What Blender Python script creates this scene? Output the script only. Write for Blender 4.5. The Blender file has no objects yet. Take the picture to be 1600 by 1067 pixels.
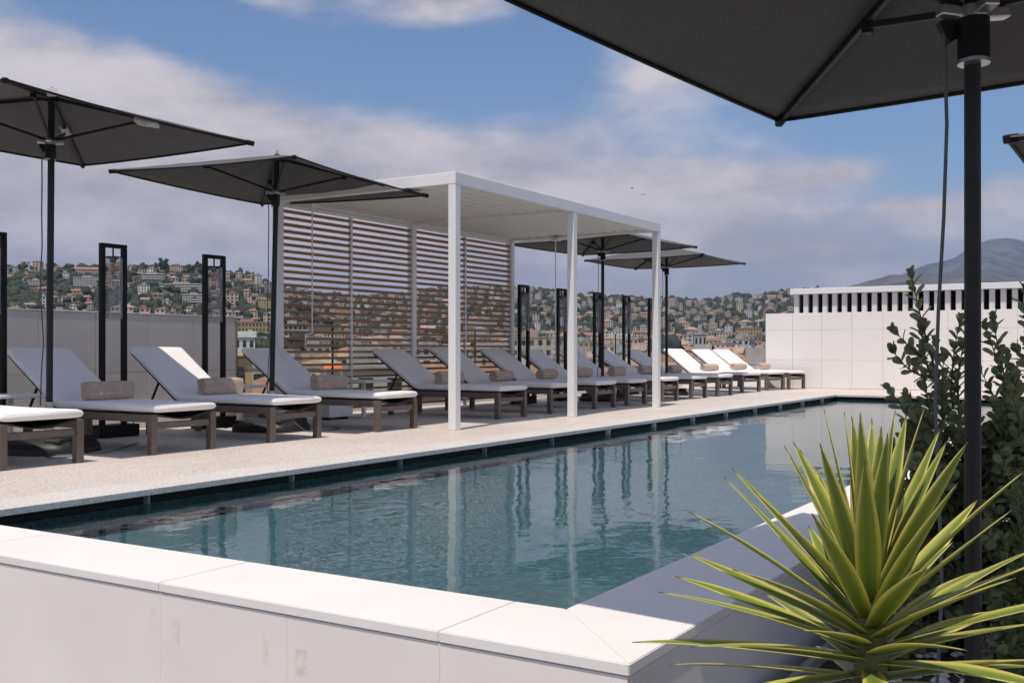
import bpy, bmesh, math, random
import numpy as np
from mathutils import Vector, Matrix, Euler
R_ = math.radians
random.seed(7); RNG = np.random.default_rng(7)
scn = bpy.context.scene
COL = scn.collection

# ------------------------------------------------------------------ camera, sky, sun, exposure
FOC, YH, EYE, YAW = 1632.0, 547.5, 0.85, R_(31.75)
cam_d = bpy.data.cameras.new('camera'); cam = bpy.data.objects.new('camera', cam_d); COL.objects.link(cam)
cam.location = (0, 0, EYE); cam.rotation_euler = (math.pi/2, 0, YAW)
cam_d.sensor_width = 36; cam_d.lens = FOC/1600*36; cam_d.shift_y = (YH-533.5)/1600
cam_d.clip_start = .05; cam_d.clip_end = 60000
scn.camera = cam
SUN_EL, SUN_V = R_(68), Vector((0.145, -0.99, 0)).normalized()
to_sun = Vector((SUN_V.x*math.cos(SUN_EL), SUN_V.y*math.cos(SUN_EL), math.sin(SUN_EL)))
sl = bpy.data.lights.new('sun', 'SUN'); sl.energy = 3.15; sl.angle = R_(.55); sl.color = (1, .905, .79)
so = bpy.data.objects.new('sun', sl); COL.objects.link(so)
so.rotation_euler = (-to_sun).to_track_quat('-Z', 'Y').to_euler(); so.location = (0, 0, 30)
scn.view_settings.view_transform = 'Standard'; scn.view_settings.look = 'None'
scn.view_settings.exposure = .33; scn.view_settings.gamma = 1; scn.view_settings.use_curve_mapping = False
scn.cycles.use_denoising = True
scn.cycles.use_adaptive_sampling = True; scn.cycles.adaptive_threshold = .02
scn.cycles.max_bounces = 6; scn.cycles.transparent_max_bounces = 14; scn.cycles.volume_bounces = 0
scn.cycles.caustics_reflective = False; scn.cycles.caustics_refractive = False

def sky_dir(px, py):
    a = math.atan((px-800)/FOC); return a, math.atan((YH-py)/FOC*math.cos(a))
world = bpy.data.worlds.new('World'); scn.world = world; world.use_nodes = True
def build_world():
    nt = world.node_tree; N = nt.nodes; L = nt.links; N.clear()
    def n(t, **k):
        x = N.new(t)
        for a, b in k.items(): setattr(x, a, b)
        return x
    def m(op, a, b=None, c=None, clamp=False):
        x = n('ShaderNodeMath', operation=op, use_clamp=clamp)
        for i, v in enumerate((a, b, c)):
            if v is None: continue
            if isinstance(v, (int, float)): x.inputs[i].default_value = v
            else: L.new(v, x.inputs[i])
        return x.outputs[0]
    out = n('ShaderNodeOutputWorld'); bg = n('ShaderNodeBackground'); bg.inputs[1].default_value = .105
    sky = n('ShaderNodeTexSky', sky_type='NISHITA', sun_disc=False)
    sky.sun_elevation = SUN_EL; sky.sun_rotation = math.atan2(to_sun.x, to_sun.y); sky.altitude = 30
    sky.air_density = 1.0; sky.dust_density = .35; sky.ozone_density = 2.6
    tc = n('ShaderNodeTexCoord'); sep = n('ShaderNodeSeparateXYZ'); L.new(tc.outputs['Generated'], sep.inputs[0])
    X, Y, Z = sep.outputs
    # azimuth measured from the view's middle direction of the terrace, positive to the right; elevation
    ca, sa = math.cos(YAW), math.sin(YAW)
    fw = m('ADD', m('MULTIPLY', X, -sa), m('MULTIPLY', Y, ca)); rt = m('ADD', m('MULTIPLY', X, ca), m('MULTIPLY', Y, sa))
    az = m('ARCTAN2', rt, fw); el = m('ARCSINE', Z)
    # cloud layer coordinates: flat layer seen in perspective
    zz = m('ADD', m('MAXIMUM', Z, 0.0), .16)
    cv = n('ShaderNodeCombineXYZ'); L.new(m('DIVIDE', X, zz), cv.inputs[0]); L.new(m('DIVIDE', Y, zz), cv.inputs[1])
    n1 = n('ShaderNodeTexNoise'); n1.inputs['Scale'].default_value = 1.15; n1.inputs['Detail'].default_value = 9; n1.inputs['Roughness'].default_value = .52; n1.inputs['Distortion'].default_value = .35
    L.new(cv.outputs[0], n1.inputs['Vector'])
    n2 = n('ShaderNodeTexNoise'); n2.inputs['Scale'].default_value = 7.0; n2.inputs['Detail'].default_value = 8; n2.inputs['Roughness'].default_value = .6
    mp = n('ShaderNodeMapping'); mp.inputs['Scale'].default_value = (1, 1, 2.3); L.new(tc.outputs['Generated'], mp.inputs[0]); L.new(mp.outputs[0], n2.inputs['Vector'])
    dens = m('ADD', m('MULTIPLY', m('SUBTRACT', n1.outputs[0], .5), 1.0), m('MULTIPLY', m('SUBTRACT', n2.outputs[0], .43), 1.5))
    # soft cloud banks and gaps: (px, py, half width, half height, tilt, weight)
    banks = [(100, 190, 520, 120, .16, .6), (560, 330, 560, 110, .1, .4), (60, 380, 600, 120, 0, .35), (430, 15, 130, 40, .35, .6), (690, 18, 140, 26, -.1, .55),
             (960, 150, 200, 60, -.45, .42), (1120, 290, 270, 55, -.2, .42), (1310, 272, 75, 22, 0, .7), (1440, 327, 70, 20, 0, .6), (1560, 297, 50, 22, 0, .6),
             (930, 300, 320, 70, 0, .2), (1240, 390, 120, 20, 0, .35),
             (620, 100, 330, 62, .13, -.95), (250, 20, 280, 45, .1, -.8), (840, 60, 130, 70, 0, -.6), (1480, 230, 300, 90, 0, -.55), (1350, 130, 300, 110, 0, -.3), (1180, 360, 300, 60, 0, .25)]
    tot = dens
    for (px, py, wx, wy, tilt, wt) in banks:
        a0, e0 = sky_dir(px, py)
        da = m('SUBTRACT', az, a0); de = m('SUBTRACT', el, e0)
        ct, st = math.cos(tilt), math.sin(tilt)      # tilt: falls to the right when positive
        u = m('SUBTRACT', m('MULTIPLY', da, ct), m('MULTIPLY', de, st)); v = m('ADD', m('MULTIPLY', da, st), m('MULTIPLY', de, ct))
        q = m('ADD', m('POWER', m('ABSOLUTE', m('MULTIPLY', u, FOC/wx)), 2.0), m('POWER', m('ABSOLUTE', m('MULTIPLY', v, FOC/wy)), 2.0))
        tot = m('ADD', tot, m('MULTIPLY', m('EXPONENT', m('MULTIPLY', q, -1.0)), wt))
    mr = n('ShaderNodeMapRange', interpolation_type='SMOOTHSTEP'); L.new(tot, mr.inputs[0])
    mr.inputs[1].default_value = -.34; mr.inputs[2].default_value = .60; mr.inputs[3].default_value = 0; mr.inputs[4].default_value = .93
    hz = n('ShaderNodeMapRange', interpolation_type='SMOOTHSTEP'); L.new(el, hz.inputs[0])     # milky air low over the hills
    hz.inputs[1].default_value = .0; hz.inputs[2].default_value = .20; hz.inputs[3].default_value = .8; hz.inputs[4].default_value = 0
    cc = n('ShaderNodeMixRGB'); cc.inputs[1].default_value = (3.5, 3.2, 3.35, 1); cc.inputs[2].default_value = (6.0, 5.4, 5.4, 1)
    cr = n('ShaderNodeMapRange', interpolation_type='SMOOTHSTEP'); L.new(m('ADD', m('MULTIPLY', n2.outputs[0], .6), m('MULTIPLY', n1.outputs[0], .4)), cr.inputs[0]); cr.inputs[1].default_value = .38; cr.inputs[2].default_value = .62; L.new(cr.outputs[0], cc.inputs[0])
    mx0 = n('ShaderNodeMixRGB'); L.new(hz.outputs[0], mx0.inputs[0]); tn = n('ShaderNodeMixRGB', blend_type='MULTIPLY'); tn.inputs[0].default_value = 1; tn.inputs[2].default_value = (.65, .76, .86, 1); L.new(sky.outputs[0], tn.inputs[1]); L.new(tn.outputs[0], mx0.inputs[1]); mx0.inputs[2].default_value = (3.0, 2.75, 3.05, 1)
    mx = n('ShaderNodeMixRGB'); L.new(mr.outputs[0], mx.inputs[0]); L.new(mx0.outputs[0], mx.inputs[1]); L.new(cc.outputs[0], mx.inputs[2])
    L.new(mx.outputs[0], bg.inputs[0]); L.new(bg.outputs[0], out.inputs[0])
build_world()

# ------------------------------------------------------------------ helpers
FW = Vector((-math.sin(YAW), math.cos(YAW), 0)); RT = Vector((math.cos(YAW), math.sin(YAW), 0))
def at(px, d, z=0.0):
    """point seen at photo column px, at depth d from the terrace's viewing spot"""
    p = FW*d + RT*(d*(px-800)/FOC); return Vector((p.x, p.y, z))
def z_at(py, d): return EYE + (YH-py)/FOC*d

def tag(o, label=None, cat=None, group=None, kind=None):
    if label: o['label'] = label
    if cat: o['category'] = cat
    if group: o['group'] = group
    if kind: o['kind'] = kind
    return o
def obj(name, me, parent=None, mat=None, loc=None, rot=None):
    o = bpy.data.objects.new(name, me); COL.objects.link(o)
    if parent is not None: o.parent = parent
    if mat is not None and me is not None:
        if len(me.materials) == 0: me.materials.append(mat)
        elif me.materials[0] is not mat:
            o.material_slots[0].link = 'OBJECT'; o.material_slots[0].material = mat
    if loc is not None: o.location = loc
    if rot is not None: o.rotation_euler = rot
    return o
def empty(name, loc=(0, 0, 0), rz=0, label=None, cat=None, group=None):
    o = bpy.data.objects.new(name, None); COL.objects.link(o); o.location = loc; o.rotation_euler = (0, 0, rz); o.empty_display_size = .1
    return tag(o, label, cat, group)
def copy_tree(o, parent=None):
    c = o.copy(); COL.objects.link(c); c.parent = parent
    for ch in list(o.children): copy_tree(ch, c)
    return c

class MB:
    def __init__(s): s.v = []; s.f = []; s.mi = []
    def add(s, V, Fc, M=None, mi=0):
        k = len(s.v)
        for p in V:
            p = Vector(p)
            s.v.append(tuple(M @ p) if M is not None else tuple(p))
        for f in Fc: s.f.append(tuple(i+k for i in f)); s.mi.append(mi)
        return s
    def box(s, x0, x1, y0, y1, z0, z1, M=None, mi=0):
        V = [(x0, y0, z0), (x1, y0, z0), (x1, y1, z0), (x0, y1, z0), (x0, y0, z1), (x1, y0, z1), (x1, y1, z1), (x0, y1, z1)]
        return s.add(V, [(0, 3, 2, 1), (4, 5, 6, 7), (0, 1, 5, 4), (1, 2, 6, 5), (2, 3, 7, 6), (3, 0, 4, 7)], M, mi)
    def bbox(s, x0, x1, y0, y1, z0, z1, b=.004, M=None, mi=0):
        V = []; F = []; idx = {}
        for sx in (0, 1):
            for sy in (0, 1):
                for sz in (0, 1):
                    c = [(x0, x1)[sx], (y0, y1)[sy], (z0, z1)[sz]]; sg = [1-2*sx, 1-2*sy, 1-2*sz]
                    for a in range(3):   # vertex lying on face normal to axis a
                        p = list(c)
                        for k in range(3):
                            if k != a: p[k] += sg[k]*b
                        idx[(sx, sy, sz, a)] = len(V); V.append(p)
        ctr = Vector(((x0+x1)/2, (y0+y1)/2, (z0+z1)/2))
        def face(ids):
            P = [Vector(V[i]) for i in ids]; nrm = (P[1]-P[0]).cross(P[2]-P[0])
            if nrm.dot(sum(P, Vector())/len(P)-ctr) < 0: ids = ids[::-1]
            F.append(tuple(ids))
        for a in range(3):
            o = [k for k in range(3) if k != a]
            for sv in (0, 1):
                ids = []
                for (p, q) in ((0, 0), (1, 0), (1, 1), (0, 1)):
                    sgn = [0, 0, 0]; sgn[a] = sv; sgn[o[0]] = p; sgn[o[1]] = q; ids.append(idx[(*sgn, a)])
                face(ids)
        for a in range(3):       # edges along axis a
            o = [k for k in range(3) if k != a]
            for p in (0, 1):
                for q in (0, 1):
                    s0 = [0, 0, 0]; s0[o[0]] = p; s0[o[1]] = q; s1 = list(s0); s1[a] = 1
                    face([idx[(*s0, o[0])], idx[(*s1, o[0])], idx[(*s1, o[1])], idx[(*s0, o[1])]])
        for sx in (0, 1):
            for sy in (0, 1):
                for sz in (0, 1): face([idx[(sx, sy, sz, a)] for a in range(3)])
        return s.add(V, F, M, mi)
    def bar(s, p0, p1, w, h, up=(0, 0, 1), b=0):
        p0 = Vector(p0); p1 = Vector(p1); d = p1-p0; L = d.length; d.normalize(); u = Vector(up)
        r = d.cross(u)
        if r.length < 1e-4: r = d.cross(Vector((1, 0, 0)))
        r.normalize(); u = r.cross(d)
        M = Matrix(((r.x, d.x, u.x, p0.x), (r.y, d.y, u.y, p0.y), (r.z, d.z, u.z, p0.z), (0, 0, 0, 1)))
        if b: return s.bbox(-w/2, w/2, 0, L, -h/2, h/2, b, M)
        return s.box(-w/2, w/2, 0, L, -h/2, h/2, M)
    def tube(s, pts, r, n=8, cap=True):
        pts = [Vector(p) for p in pts]; rs = r if isinstance(r, (list, tuple)) else [r]*len(pts)
        V = []; F = []; prev = None
        for i, p in enumerate(pts):
            d = (pts[min(i+1, len(pts)-1)]-pts[max(i-1, 0)]).normalized()
            if prev is None:
                a = d.cross(Vector((0, 0, 1)))
                if a.length < 1e-3: a = d.cross(Vector((1, 0, 0)))
            else: a = prev-d*prev.dot(d)
            a.normalize(); b = d.cross(a); prev = a
            for k in range(n):
                t = 2*math.pi*k/n; V.append(p+(a*math.cos(t)+b*math.sin(t))*rs[i])
        for i in range(len(pts)-1):
            for k in range(n): F.append((i*n+k, i*n+(k+1) % n, (i+1)*n+(k+1) % n, (i+1)*n+k))
        if cap: F.append(tuple(range(n))[::-1]); F.append(tuple((len(pts)-1)*n+k for k in range(n)))
        return s.add(V, F)
    def lathe(s, prof, n=24, M=None):
        V = []; F = []
        for (r, z) in prof:
            for k in range(n): t = 2*math.pi*k/n; V.append((r*math.cos(t), r*math.sin(t), z))
        for i in range(len(prof)-1):
            for k in range(n): F.append((i*n+k, i*n+(k+1) % n, (i+1)*n+(k+1) % n, (i+1)*n+k))
        return s.add(V, F, M)
    def mesh(s, name, smooth=False, ang=35):
        me = bpy.data.meshes.new(name); me.from_pydata(s.v, [], s.f); me.update()
        if any(s.mi): me.polygons.foreach_set('material_index', s.mi)
        if smooth:
            me.shade_smooth(); me.set_sharp_from_angle(angle=R_(ang))
        return me
    def build(s, name, mat, parent=None, smooth=False, ang=35, loc=None, rot=None):
        return obj(name, s.mesh(name, smooth, ang), parent, mat, loc, rot)
def np_mesh(name, V, F, mi=None, smooth=False):
    me = bpy.data.meshes.new(name); V = np.asarray(V, np.float32); F = np.asarray(F, np.int32)
    me.vertices.add(len(V)); me.vertices.foreach_set('co', V.ravel()); k = F.shape[1]
    me.loops.add(F.size); me.loops.foreach_set('vertex_index', F.ravel()); me.polygons.add(len(F))
    me.polygons.foreach_set('loop_start', np.arange(0, F.size, k, dtype=np.int32)); me.polygons.foreach_set('loop_total', np.full(len(F), k, np.int32))
    if mi is not None: me.polygons.foreach_set('material_index', np.asarray(mi, np.int32))
    if smooth: me.polygons.foreach_set('use_smooth', np.ones(len(F), bool))
    me.update(calc_edges=True); me.validate(); return me

# ------------------------------------------------------------------ materials
MATS = {}
def mat(name, col, rough=.6, var=0.0, vs=3.0, bump=0.0, bs=60.0, metal=0.0, spec=.5, transl=0.0, hue=None, detail=4):
    """principled with noise colour variation, optional relief; hue = second colour mixed by noise"""
    if name in MATS: return MATS[name]
    mt = bpy.data.materials.new(name); mt.use_nodes = True; nt = mt.node_tree; N = nt.nodes; L = nt.links
    p = N['Principled BSDF']; p.inputs['Roughness'].default_value = rough; p.inputs['Metallic'].default_value = metal; p.inputs['Specular IOR Level'].default_value = spec
    p.inputs['Base Color'].default_value = (*col, 1)
    tc = N.new('ShaderNodeTexCoord')
    if var > 0 or hue:
        nz = N.new('ShaderNodeTexNoise'); nz.inputs['Scale'].default_value = vs; nz.inputs['Detail'].default_value = detail; L.new(tc.outputs['Object'], nz.inputs['Vector'])
        mx = N.new('ShaderNodeMixRGB'); c2 = hue or tuple(min(1, c*(1+var)) for c in col); c1 = col if hue else tuple(c*(1-var) for c in col)
        mr = N.new('ShaderNodeMapRange'); mr.inputs[1].default_value = .3; mr.inputs[2].default_value = .7; L.new(nz.outputs[0], mr.inputs[0])
        mx.inputs[1].default_value = (*c1, 1); mx.inputs[2].default_value = (*c2, 1); L.new(mr.outputs[0], mx.inputs[0]); L.new(mx.outputs[0], p.inputs['Base Color'])
    if bump > 0:
        b = N.new('ShaderNodeBump'); b.inputs['Strength'].default_value = bump; b.inputs['Distance'].default_value = .01
        n2 = N.new('ShaderNodeTexNoise'); n2.inputs['Scale'].default_value = bs; n2.inputs['Detail'].default_value = 3; L.new(tc.outputs['Object'], n2.inputs['Vector'])
        L.new(n2.outputs[0], b.inputs['Height']); L.new(b.outputs[0], p.inputs['Normal'])
    if transl > 0:
        t = N.new('ShaderNodeBsdfTranslucent'); t.inputs[0].default_value = (*col, 1)
        src = p.inputs['Base Color']
        if src.is_linked: L.new(src.links[0].from_socket, t.inputs[0])
        ms = N.new('ShaderNodeMixShader'); ms.inputs[0].default_value = transl
        L.new(p.outputs[0], ms.inputs[1]); L.new(t.outputs[0], ms.inputs[2]); L.new(ms.outputs[0], N['Material Output'].inputs[0])
    MATS[name] = mt; return mt
def nodes_of(name):
    mt = bpy.data.materials.new(name); mt.use_nodes = True; MATS[name] = mt
    return mt, mt.node_tree.nodes, mt.node_tree.links, mt.node_tree.nodes['Principled BSDF']
def ramp(N, pts):
    r = N.new('ShaderNodeValToRGB'); e = r.color_ramp.elements
    while len(e) < len(pts): e.new(.5)
    for i, (p, c) in enumerate(pts): e[i].position = p; e[i].color = (*c, 1)
    return r
def terrazzo(name, base, dark, sc=95, amount=.5):
    mt, N, L, p = nodes_of(name); p.inputs['Roughness'].default_value = .55
    tc = N.new('ShaderNodeTexCoord'); v = N.new('ShaderNodeTexVoronoi'); v.inputs['Scale'].default_value = sc; L.new(tc.outputs['Object'], v.inputs['Vector'])
    sp = N.new('ShaderNodeSeparateColor'); L.new(v.outputs['Color'], sp.inputs[0])
    r = ramp(N, [(0, dark), (.10, tuple((a+b)/2 for a, b in zip(dark, base))), (.22, base), (.75, base), (.9, tuple(min(1, c*1.25) for c in base))]); r.color_ramp.interpolation = 'CONSTANT'
    L.new(sp.outputs[0], r.inputs[0])
    nz = N.new('ShaderNodeTexNoise'); nz.inputs['Scale'].default_value = .9; nz.inputs['Detail'].default_value = 6; L.new(tc.outputs['Object'], nz.inputs['Vector'])
    r2 = ramp(N, [(.3, (.9, .885, .87)), (.7, (1.05, 1.05, 1.05))]); L.new(nz.outputs[0], r2.inputs[0])
    mb = N.new('ShaderNodeMixRGB'); mb.inputs[0].default_value = amount; mb.inputs[1].default_value = (*base, 1); L.new(r.outputs[0], mb.inputs[2])
    mm = N.new('ShaderNodeMixRGB'); mm.blend_type = 'MULTIPLY'; mm.inputs[0].default_value = 1; L.new(mb.outputs[0], mm.inputs[1]); L.new(r2.outputs[0], mm.inputs[2])
    L.new(mm.outputs[0], p.inputs['Base Color']); return mt
M_DECK = terrazzo('terrazzo_deck', (.66, .605, .56), (.22, .19, .17), 95, .6)
M_EDGE = terrazzo('terrazzo_border', (.69, .66, .635), (.22, .22, .22), 150, .55)
M_COPE = mat('white_coping', (.79, .765, .745), .5, .035, 2.5, .05, 40, hue=(.83, .815, .80))
M_FARWALL = mat('white_wall_tile', (.78, .745, .725), .6, .02, 1.2, hue=(.80, .775, .76))
M_GREYWALL = mat('grey_wall_panel', (.70, .67, .65), .38, .05, 1.5)
M_WHITE = mat('white_powder_coat', (.80, .80, .80), .35, .02, 4)
M_BLADE = mat('white_louvre_paint', (.74, .73, .70), .4, .04, 3)
M_BLACK = mat('black_metal', (.006, .006, .0065), .5, .15, 12, spec=.25)
M_POLE = mat('charcoal_pole', (.016, .0155, .016), .42, .12, 20, spec=.35)
M_BROWN = mat('taupe_aluminium', (.125, .098, .082), .45, .08, 9)
M_DBROWN = mat('dark_sling', (.03, .024, .022), .6, .1, 9)
M_CUSH = mat('white_mattress', (.86, .845, .84), .85, .03, 5, .25, 9)
M_TOWEL = mat('taupe_towel', (.55, .42, .335), .95, .12, 14, .6, 160)
M_EMB = mat('embroidery', (.72, .66, .66), .8, .05, 30)
M_STEEL = mat('brushed_steel', (.55, .55, .56), .28, .05, 30, metal=.9)
M_PLAST = mat('clear_wrap', (.75, .75, .78), .25, .1, 30, .5, 40, transl=.4)
M_TAPE = mat('white_tag', (.75, .72, .72), .6, .04, 20)
M_RUBBER = mat('black_ballast', (.02, .02, .022), .5, .2, 10, .1, 50)
M_CORD = mat('grey_cord', (.10, .105, .11), .6, .1, 30)
M_TABLE = mat('white_table', (.72, .71, .71), .5, .03, 6)
M_GAPSHADE = mat('painted_gap_shade', (.012, .009, .008), .9, .2, 5)  # near-black colour in place of shade inside the gutter and parapet gaps
M_PLANTER = mat('grey_planter', (.30, .29, .28), .7, .08, 3)
M_SOIL = mat('dark_soil', (.035, .025, .018), .95, .4, 12, .8, 30)
M_PEBBLE = mat('white_pebble', (.72, .69, .66), .7, .1, 20)
M_FLOOR = terrazzo('lower_terrace_floor', (.27, .25, .235), (.1, .09, .08), 60, .5)

def fabric():
    mt, N, L, p = nodes_of('charcoal_canvas'); p.inputs['Roughness'].default_value = .8; p.inputs['Specular IOR Level'].default_value = .25
    p.inputs['Sheen Weight'].default_value = .15
    tc = N.new('ShaderNodeTexCoord'); mp = N.new('ShaderNodeMapping'); mp.inputs['Scale'].default_value = (160, 26, 26); L.new(tc.outputs['Object'], mp.inputs[0])
    a = N.new('ShaderNodeTexNoise'); a.inputs['Scale'].default_value = 1.5; a.inputs['Detail'].default_value = 4; L.new(mp.outputs[0], a.inputs['Vector'])
    r = ramp(N, [(.3, (.092, .088, .094)), (.7, (.142, .137, .146))]); L.new(a.outputs[0], r.inputs[0]); L.new(r.outputs[0], p.inputs['Base Color'])
    b = N.new('ShaderNodeBump'); b.inputs['Strength'].default_value = .15; b.inputs['Distance'].default_value = .004; L.new(a.outputs[0], b.inputs['Height']); L.new(b.outputs[0], p.inputs['Normal'])
    t = N.new('ShaderNodeBsdfTranslucent'); t.inputs[0].default_value = (.05, .035, .03, 1); ms = N.new('ShaderNodeMixShader'); ms.inputs[0].default_value = .2
    L.new(p.outputs[0], ms.inputs[1]); L.new(t.outputs[0], ms.inputs[2]); L.new(ms.outputs[0], N['Material Output'].inputs[0]); return mt
M_CANVAS = fabric()
def wood():
    mt, N, L, p = nodes_of('cedar_slat'); p.inputs['Roughness'].default_value = .55
    tc = N.new('ShaderNodeTexCoord'); mp = N.new('ShaderNodeMapping'); mp.inputs['Scale'].default_value = (30, 1.2, 30); L.new(tc.outputs['Object'], mp.inputs[0])
    a = N.new('ShaderNodeTexNoise'); a.inputs['Scale'].default_value = 2.2; a.inputs['Detail'].default_value = 5; L.new(mp.outputs[0], a.inputs['Vector'])
    r = ramp(N, [(.25, (.22, .09, .043)), (.5, (.36, .165, .08)), (.8, (.47, .245, .13))]); L.new(a.outputs[0], r.inputs[0]); L.new(r.outputs[0], p.inputs['Base Color']); return mt
M_WOOD = wood()
def thin_glass(name, tint, ior=1.45, streak=False, rough=0.0):
    mt, N, L, p = nodes_of(name); N.remove(p)
    fr = N.new('ShaderNodeFresnel'); fr.inputs[0].default_value = ior; t = N.new('ShaderNodeBsdfTransparent'); t.inputs[0].default_value = (*tint, 1)
    g = N.new('ShaderNodeBsdfGlossy'); g.inputs['Roughness'].default_value = rough; ms = N.new('ShaderNodeMixShader')
    if streak:
        tc = N.new('ShaderNodeTexCoord'); mp = N.new('ShaderNodeMapping'); mp.inputs['Scale'].default_value = (28, 28, 9); L.new(tc.outputs['Object'], mp.inputs[0])
        a = N.new('ShaderNodeTexNoise'); a.inputs['Scale'].default_value = 1; a.inputs['Detail'].default_value = 3; L.new(mp.outputs[0], a.inputs['Vector'])
        b = N.new('ShaderNodeBump'); b.inputs['Strength'].default_value = .6; b.inputs['Distance'].default_value = .01; L.new(a.outputs[0], b.inputs['Height'])
        L.new(b.outputs[0], fr.inputs['Normal']); L.new(b.outputs[0], g.inputs['Normal'])
    ge = N.new('ShaderNodeNewGeometry'); iv = N.new('ShaderNodeMath'); iv.operation = 'SUBTRACT'; iv.inputs[0].default_value = 1; L.new(ge.outputs['Backfacing'], iv.inputs[1])
    mu = N.new('ShaderNodeMath'); mu.operation = 'MULTIPLY'; L.new(fr.outputs[0], mu.inputs[0]); L.new(iv.outputs[0], mu.inputs[1])
    L.new(mu.outputs[0], ms.inputs[0]); L.new(t.outputs[0], ms.inputs[1]); L.new(g.outputs[0], ms.inputs[2]); last = ms
    if streak:      # noise streaks of pale diffuse mixed over the glass
        df = N.new('ShaderNodeBsdfDiffuse'); df.inputs[0].default_value = (.75, .76, .8, 1); m2 = N.new('ShaderNodeMixShader'); rr = N.new('ShaderNodeMapRange'); rr.inputs[1].default_value = .42; rr.inputs[2].default_value = .72; rr.inputs[3].default_value = .02; rr.inputs[4].default_value = .17
        L.new(a.outputs[0], rr.inputs[0]); L.new(rr.outputs[0], m2.inputs[0]); L.new(ms.outputs[0], m2.inputs[1]); L.new(df.outputs[0], m2.inputs[2]); last = m2
    L.new(last.outputs[0], N['Material Output'].inputs[0]); return mt
M_GLASS = thin_glass('balustrade_glass', (.90, .94, .925)); M_LGLASS = thin_glass('lamp_glass', (.90, .90, .91), 1.5, True)
M_BULB = thin_glass('amber_bulb', (.95, .74, .52), 1.3)
def water():
    mt, N, L, p = nodes_of('pool_water'); N.remove(p)
    tc = N.new('ShaderNodeTexCoord'); hs = []
    for (s, dt, w) in (((1.3, 1.0, 1), 2, 1.0), ((5.5, 4.2, 1), 3, .30), ((16, 12, 1), 2, .05)):
        mp = N.new('ShaderNodeMapping'); mp.inputs['Scale'].default_value = s; L.new(tc.outputs['Object'], mp.inputs[0])
        a = N.new('ShaderNodeTexNoise'); a.inputs['Scale'].default_value = 1; a.inputs['Detail'].default_value = dt; a.inputs['Distortion'].default_value = .4; L.new(mp.outputs[0], a.inputs['Vector'])
        k = N.new('ShaderNodeMath'); k.operation = 'MULTIPLY'; k.inputs[1].default_value = w; L.new(a.outputs[0], k.inputs[0]); hs.append(k.outputs[0])
    # breeze patches: calm and ruffled areas of the surface
    pt = N.new('ShaderNodeTexNoise'); pt.inputs['Scale'].default_value = .45; pt.inputs['Detail'].default_value = 2; L.new(tc.outputs['Object'], pt.inputs['Vector'])
    pr = N.new('ShaderNodeMapRange'); pr.inputs[1].default_value = .42; pr.inputs[2].default_value = .66; pr.inputs[3].default_value = .35; pr.inputs[4].default_value = 1.5; L.new(pt.outputs[0], pr.inputs[0])
    s1 = N.new('ShaderNodeMath'); L.new(hs[1], s1.inputs[0]); L.new(hs[2], s1.inputs[1])
    s2 = N.new('ShaderNodeMath'); s2.operation = 'MULTIPLY'; L.new(s1.outputs[0], s2.inputs[0]); L.new(pr.outputs[0], s2.inputs[1])
    s3 = N.new('ShaderNodeMath'); L.new(hs[0], s3.inputs[0]); L.new(s2.outputs[0], s3.inputs[1])
    b = N.new('ShaderNodeBump'); b.inputs['Strength'].default_value = 1; b.inputs['Distance'].default_value = .0062; L.new(s3.outputs[0], b.inputs['Height'])
    fr = N.new('ShaderNodeFresnel'); fr.inputs[0].default_value = 1.33; t = N.new('ShaderNodeBsdfTransparent'); t.inputs[0].default_value = (.68, .86, .90, 1)
    g = N.new('ShaderNodeBsdfGlossy'); g.inputs['Roughness'].default_value = .0; ms = N.new('ShaderNodeMixShader')
    L.new(b.outputs[0], fr.inputs['Normal']); L.new(b.outputs[0], g.inputs['Normal'])
    k = N.new('ShaderNodeMath'); k.operation = 'MULTIPLY'; k.inputs[1].default_value = .92; L.new(fr.outputs[0], k.inputs[0])
    L.new(k.outputs[0], ms.inputs[0]); L.new(t.outputs[0], ms.inputs[1]); L.new(g.outputs[0], ms.inputs[2]); L.new(ms.outputs[0], N['Material Output'].inputs[0]); return mt
M_WATER = water()
def mosaic():
    mt, N, L, p = nodes_of('pool_mosaic'); p.inputs['Roughness'].default_value = .5
    tc = N.new('ShaderNodeTexCoord'); v = N.new('ShaderNodeTexVoronoi'); v.inputs['Scale'].default_value = 38; v.inputs['Randomness'].default_value = .15; L.new(tc.outputs['Object'], v.inputs['Vector'])
    sp = N.new('ShaderNodeSeparateColor'); L.new(v.outputs['Color'], sp.inputs[0])
    r = ramp(N, [(0, (.088, .135, .152)), (.5, (.12, .178, .20)), (1, (.165, .23, .255))]); L.new(sp.outputs[0], r.inputs[0]); L.new(r.outputs[0], p.inputs['Base Color']); return mt
M_MOSAIC = mosaic()
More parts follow.
